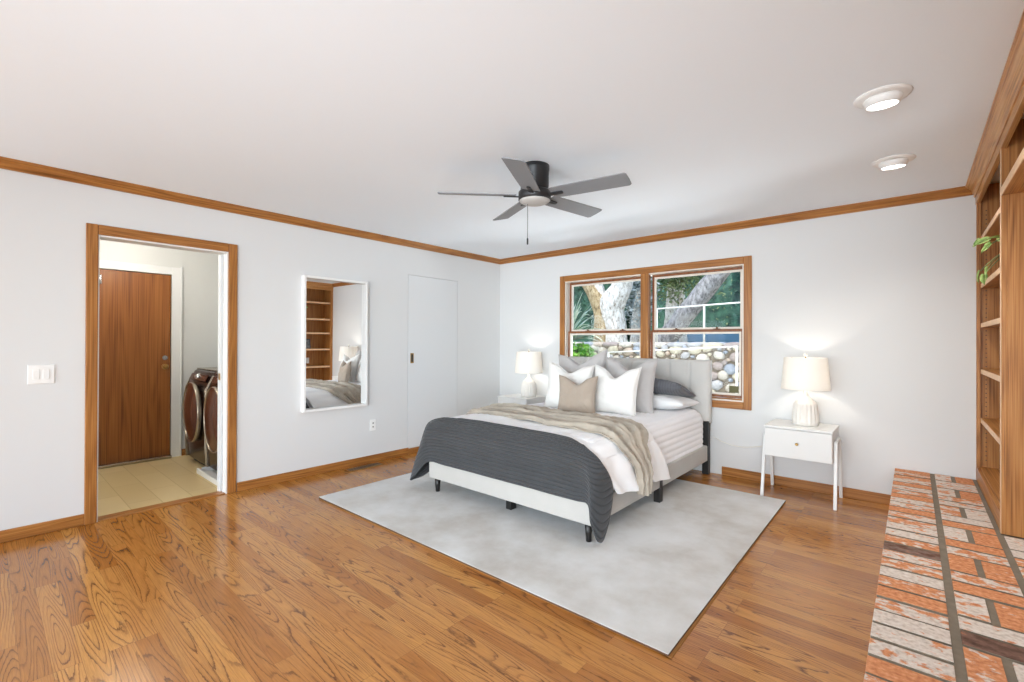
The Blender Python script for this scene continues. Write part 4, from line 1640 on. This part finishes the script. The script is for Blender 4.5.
def cells(name, y, x0, x1, z0, z1, seed, label):
    """retaining wall of rounded river stones bedded in mortar"""
    t = thing(name, ((x0 + x1) / 2, y + .2, -.15), label, 'stone wall')
    boxobj('mortar_core', (x0, x1, y, y + .42, z0, z1 - .02), 'mortar', t)
    rr = random.Random(seed)
    m = MB()
    cols = [srgb(188, 178, 162), srgb(170, 168, 166), srgb(150, 155, 162), srgb(192, 182, 158), srgb(180, 162, 144), srgb(160, 146, 138), srgb(200, 192, 178)]
    placed = []
    tries = 0
    while tries < 26000 and len(placed) < 900:
        tries += 1
        big = tries < 5000
        r = rr.uniform(.075, .11) if big else rr.uniform(.03, .06)
        px, pz = rr.uniform(x0, x1), rr.uniform(z0 + .3, z1 - .06)
        asp = rr.uniform(.62, .95)
        if any(((px - q[0]) ** 2 + ((pz - q[1]) * 1.15) ** 2) < ((r + q[2]) * .84) ** 2 for q in placed):
            continue
        placed.append((px, pz, r))
        a = rr.uniform(-.5, .5)
        c_ = cols[rr.randrange(len(cols))]
        res = bmesh.ops.create_icosphere(m.bm, subdivisions=2, radius=1)
        fs = {f for v in res['verts'] for f in v.link_faces}
        for v in res['verts']:
            q = v.co.copy()
            k = 1 + .15 * noise.noise(q * 1.5 + Vector((px * 9, pz * 9, 0)))
            lx, lz = q.x * r * k, q.z * r * asp * k
            v.co = Vector((px + lx * math.cos(a) - lz * math.sin(a), y + q.y * .05, pz + lx * math.sin(a) + lz * math.cos(a)))
        for f in fs:
            f.smooth = True
        m.colour(fs, c_)
    # cap stones
    px = x0
    while px < x1:
        w_ = rr.uniform(.16, .34)
        for yy in (y + .05, y + .21, y + .36):
            res = bmesh.ops.create_icosphere(m.bm, subdivisions=2, radius=1)
            fs = {f for v in res['verts'] for f in v.link_faces}
            for v in res['verts']:
                v.co = Vector((px + w_ / 2 + v.co.x * w_ * .56, yy + v.co.y * .105, z1 - .035 + v.co.z * .05))
            for f in fs:
                f.smooth = True
            m.colour(fs, cols[rr.randrange(len(cols))])
        px += w_
    o = m.build('stones', 'river_stone', t)
    return t
cells('stone_wall', 2.0, -3.2, 4.2, -.15, 1.285, 11, 'river-stone retaining wall seen through the bedroom window')

# white post and rail fence on top of the wall
t = thing('post_fence', (2.0, 2.4, 1.27), 'white metal rail fence standing on the stone wall', 'fence')
m = MB()
m.tube([(1.25, 2.38, 1.832), (3.2, 2.38, 1.888)], .012, 10)
m.build('rail', 'pipe_white', t)
for x in (1.987, 3.15):
    m = MB()
    m.tube([(x, 2.38, 1.26), (x, 2.38, 1.86)], .015, 10)
    m.build('post', 'pipe_white', t)
m = MB()
m.tube([(1.25, 2.38, 1.26), (1.25, 2.38, 1.832)], .010, 10)
m.build('post', 'pipe_white', t)
t = thing('handrail', (2.65, 1.6, -.15), 'thin white pipe handrail in front of the stone wall', 'handrail')
m = MB()
m.tube([(.80, 1.6, 1.135), (2.67, 1.6, 1.243)], .010, 10)
m.build('rail', 'pipe_white', t)
for x, z in ((.81, 1.135), (2.655, 1.24)):
    m = MB()
    m.tube([(x, 1.6, -.15), (x, 1.6, z)], .014, 10)
    m.build('post', 'pipe_white', t)
# above-ground pool
m = MB()
m.lathe((1.4, 10.0), [(2.9, 1.22), (2.9, 1.50), (2.95, 1.52), (2.95, 1.55), (2.8, 1.55), (2.75, 1.46), (0, 1.46)], 64)
tag(m.build('swimming_pool', 'pool_blue'), 'low round blue pool on the garden terrace beyond the stone wall', 'pool')

# trees
def trunk(mb, pts, rads, mi=0, n=18, seed=0):
    ps, rs = [], []
    V = [Vector(p) for p in pts]
    N = (len(V) - 1) * 6
    for k in range(N + 1):
        t_ = k / N
        p = crline(V, t_)
        rd = crline([Vector((r, 0, 0)) for r in rads], t_).x
        ps.append(p)
        rs.append(rd)
    rings = mb.tube(ps, rs, n, mi=mi)
    for ring_, p in zip(rings, ps):
        for v in ring_:
            d = v.co - p
            v.co = p + d * (1 + .16 * noise.noise(v.co * 3 + Vector((seed, 0, 0))) + .06 * noise.noise(v.co * 11))
def leaves(mb, c, rad, n, size, rng, squash=(1, 1, 1), shell=.55):
    for _ in range(n):
        v = Vector((rng.gauss(0, 1), rng.gauss(0, 1), rng.gauss(0, 1))).normalized()
        r = rad * (shell + (1 - shell) * rng.random())
        p = Vector(c) + Vector((v.x * r * squash[0], v.y * r * squash[1], v.z * r * squash[2]))
        a = Vector((rng.gauss(0, 1), rng.gauss(0, 1), rng.gauss(0, .6))).normalized()
        b_ = a.cross(Vector((rng.gauss(0, 1), rng.gauss(0, 1), rng.gauss(0, 1)))).normalized()
        s1, s2 = size * rng.uniform(.6, 1.3), size * .5 * rng.uniform(.6, 1.2)
        q = [p - a * s1, p + b_ * s2 - a * s1 * .1, p + a * s1, p - b_ * s2 - a * s1 * .1]
        mb.bm.faces.new([mb.bm.verts.new(x) for x in q])
rg = random.Random(21)

t = thing('forked_tree', (.1, 3.0, 1.22), 'pale sunlit tree forking behind the left window', 'tree')
m = MB()
trunk(m, [(.17, 3.0, 1.1), (.16, 3.0, 1.5), (.10, 3.0, 1.95), (.30, 3.0, 2.35), (.42, 3.02, 2.9), (.5, 3.1, 4.0)], [.27, .21, .25, .20, .19, .16], seed=1)
trunk(m, [(.0, 2.98, 1.75), (-.15, 2.96, 2.05), (-.22, 2.95, 2.35), (-.55, 2.95, 2.75), (-1.1, 3.0, 3.3), (-1.6, 3.1, 4.2)], [.16, .16, .15, .15, .13, .10], seed=2)
m.build('trunk', 'bark_pale', t)
m = MB()
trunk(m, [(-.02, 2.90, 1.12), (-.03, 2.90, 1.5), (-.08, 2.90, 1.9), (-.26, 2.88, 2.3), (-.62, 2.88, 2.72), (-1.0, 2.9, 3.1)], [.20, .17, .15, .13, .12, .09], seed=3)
m.build('tan_limb', 'bark_tan', t)  # second limb, in tan bark
m = MB()
leaves(m, (.2, 3.4, 5.2), 1.8, 2200, .07, rg)
m.build('crown', 'leaf_mid', t, recalc=False)

t = thing('leaning_oak', (.8, 4.0, 1.22), 'grey oak trunk leaning right across the right window', 'tree')
m = MB()
trunk(m, [(.45, 4.0, 1.1), (.80, 4.0, 1.45), (1.28, 4.0, 2.05), (1.80, 4.0, 2.66), (2.5, 4.05, 3.45), (3.1, 4.1, 4.4)], [.21, .185, .18, .175, .17, .14], seed=5)
m.build('trunk', 'bark_grey', t)
m = MB()
leaves(m, (1.2, 4.9, 3.5), 1.0, 2600, .055, rg, (1.5, .6, .6), shell=.2)
leaves(m, (.45, 5.2, 2.75), .8, 2200, .05, rg, (1.2, .6, .8), shell=.1)
leaves(m, (2.8, 4.6, 4.9), 1.5, 1400, .07, rg)
m.build('crown', 'leaf_mid', t, recalc=False)

t = thing('slender_tree', (.0, 6.0, 1.22), 'thin pale trunk upright behind the leaning oak', 'tree')
m = MB()
trunk(m, [(-.05, 6, 1.1), (.0, 6, 1.8), (.05, 6, 2.6), (.2, 6, 4.2)], [.17, .14, .13, .1], seed=8)
trunk(m, [(.28, 6.1, 1.1), (.25, 6.1, 1.8), (.22, 6.1, 2.6), (.1, 6, 4.2)], [.10, .09, .08, .07], seed=9)
m.build('trunk', 'bark_pale', t)
m = MB()
leaves(m, (.1, 6.3, 3.9), 1.2, 1500, .06, rg, (1.3, .8, .7), shell=.2)
m.build('crown', 'leaf_mid', t, recalc=False)

t = thing('silver_shrub', (.55, 4.2, 1.22), 'loose silvery shrub right of the forked tree', 'shrub')
m = MB()
trunk(m, [(-.12, 4.4, 1.1), (-.1, 4.4, 1.7), (-.02, 4.4, 2.4)], [.12, .10, .07], seed=12)
m.build('stem', 'bark_pale', t)
m = MB()
leaves(m, (-.05, 4.5, 2.2), .8, 1600, .05, rg, (.55, .5, 1.1), shell=.1)
m.build('foliage', 'leaf_silver', t, recalc=False)

def hedge(name, x0, x1, y, z1, n, mat, label, seed):
    t = thing(name, ((x0 + x1) / 2, y, 1.22), label, 'hedge')
    m = MB()
    def f(u, v):
        x = x0 + u * (x1 - x0)
        a = v * PI
        z = 1.22 + (z1 - 1.22) * math.sin(a) ** .4
        yy = y - .7 * math.cos(a)
        k = noise.noise(Vector((x * 1.3, yy * 1.3 + seed, z * 1.3)))
        return Vector((x, yy - .25 + .3 * k, z + .3 * k * (v > .2)))
    m.grid(f, 60, 24)
    m.build('branches', 'leaf_dark', t)
    rr = random.Random(seed)
    m = MB()
    for _ in range(n):
        v = rr.random() ** 1.0 * .62
        p = f(rr.random(), v) + Vector((rr.uniform(-.1, .1), rr.uniform(-.18, .02), rr.uniform(-.1, .12)))
        a = Vector((rr.gauss(0, 1), rr.gauss(0, .6), rr.gauss(0, 1))).normalized()
        b_ = a.cross(Vector((rr.gauss(0, 1), rr.gauss(0, 1), rr.gauss(0, 1)))).normalized()
        s1 = .075 * rr.uniform(.5, 1.3)
        q = [p - a * s1, p + b_ * s1 * .5, p + a * s1, p - b_ * s1 * .5]
        m.bm.faces.new([m.bm.verts.new(x) for x in q])
    m.build('leaves', mat, t, recalc=False)
hedge('tall_hedge', -.6, 6.0, 14.0, 6.5, 9000, 'leaf_dark', 'tall dark green hedge filling the right window', 4)
hedge('garden_hedge', -9, -1.4, 7.5, 5.0, 9000, 'leaf_dark', 'dark green hedge behind the spiky plant', 9)
hedge('far_hedge', -14, 12, 20.0, 5.2, 5000, 'leaf_mid', 'distant lighter green hedge beyond the pool', 14)

# spiky plant and bush on the wall
t = thing('spiky_yucca', (-.88, 2.95, 1.22), 'spiky plant with long pale blade leaves behind the left window', 'plant')
m = MB()
ry = random.Random(2)
for k in range(46):
    a = ry.uniform(-.9, 1.4) if k % 3 else ry.uniform(0, 2 * PI)
    el = ry.uniform(.15, 1.25)
    L_ = ry.uniform(.85, 1.35)
    d = Vector((math.cos(a) * math.cos(el), math.sin(a) * math.cos(el) - .1, math.sin(el)))
    sd = d.cross(Vector((0, 0, 1))).normalized()
    base = Vector((-.88, 2.95, 1.3)) + d * .05
    droop = ry.uniform(.2, .75)
    prev = None
    for s_ in range(9):
        q = s_ / 8
        c0 = base + d * L_ * q - Vector((0, 0, droop * L_ * q ** 2.6 * .6))
        w_ = .034 * (1 - q) ** .6 * (1 if q > .1 else .8) + .001
        cur = (m.bm.verts.new(c0 - sd * w_ + Vector((0, 0, .006))), m.bm.verts.new(c0 - Vector((0, 0, .004))), m.bm.verts.new(c0 + sd * w_ + Vector((0, 0, .006))))
        if prev:
            m.bm.faces.new((prev[0], prev[1], cur[1], cur[0]))
            m.bm.faces.new((prev[1], prev[2], cur[2], cur[1]))
        prev = cur
m.build('blades', 'leaf_blade', t, recalc=False)
m = MB()
m.tube([(-.88, 2.95, 1.15), (-.88, 2.95, 1.34)], [.09, .06], 12)
m.build('stem', 'bark_tan', t)
t = thing('green_bush', (.26, 1.62, -.15), 'bright green bush growing in front of the stone wall, behind the left window', 'bush')
m = MB()
for a in range(5):
    m.tube([(.26, 1.62, -.15), (.26 + .1 * math.cos(a * 1.3), 1.62 + .1 * math.sin(a * 1.3), .5), (.26 + .22 * math.cos(a * 1.3), 1.62 + .18 * math.sin(a * 1.3), 1.1)], [.02, .014, .008], 8)
m.build('stems', 'bark_tan', t)
m = MB()
leaves(m, (.26, 1.62, .95), .34, 1500, .045, rg, (1.0, .8, 1.0), shell=.3)
m.build('foliage', 'leaf_bright', t, recalc=False)
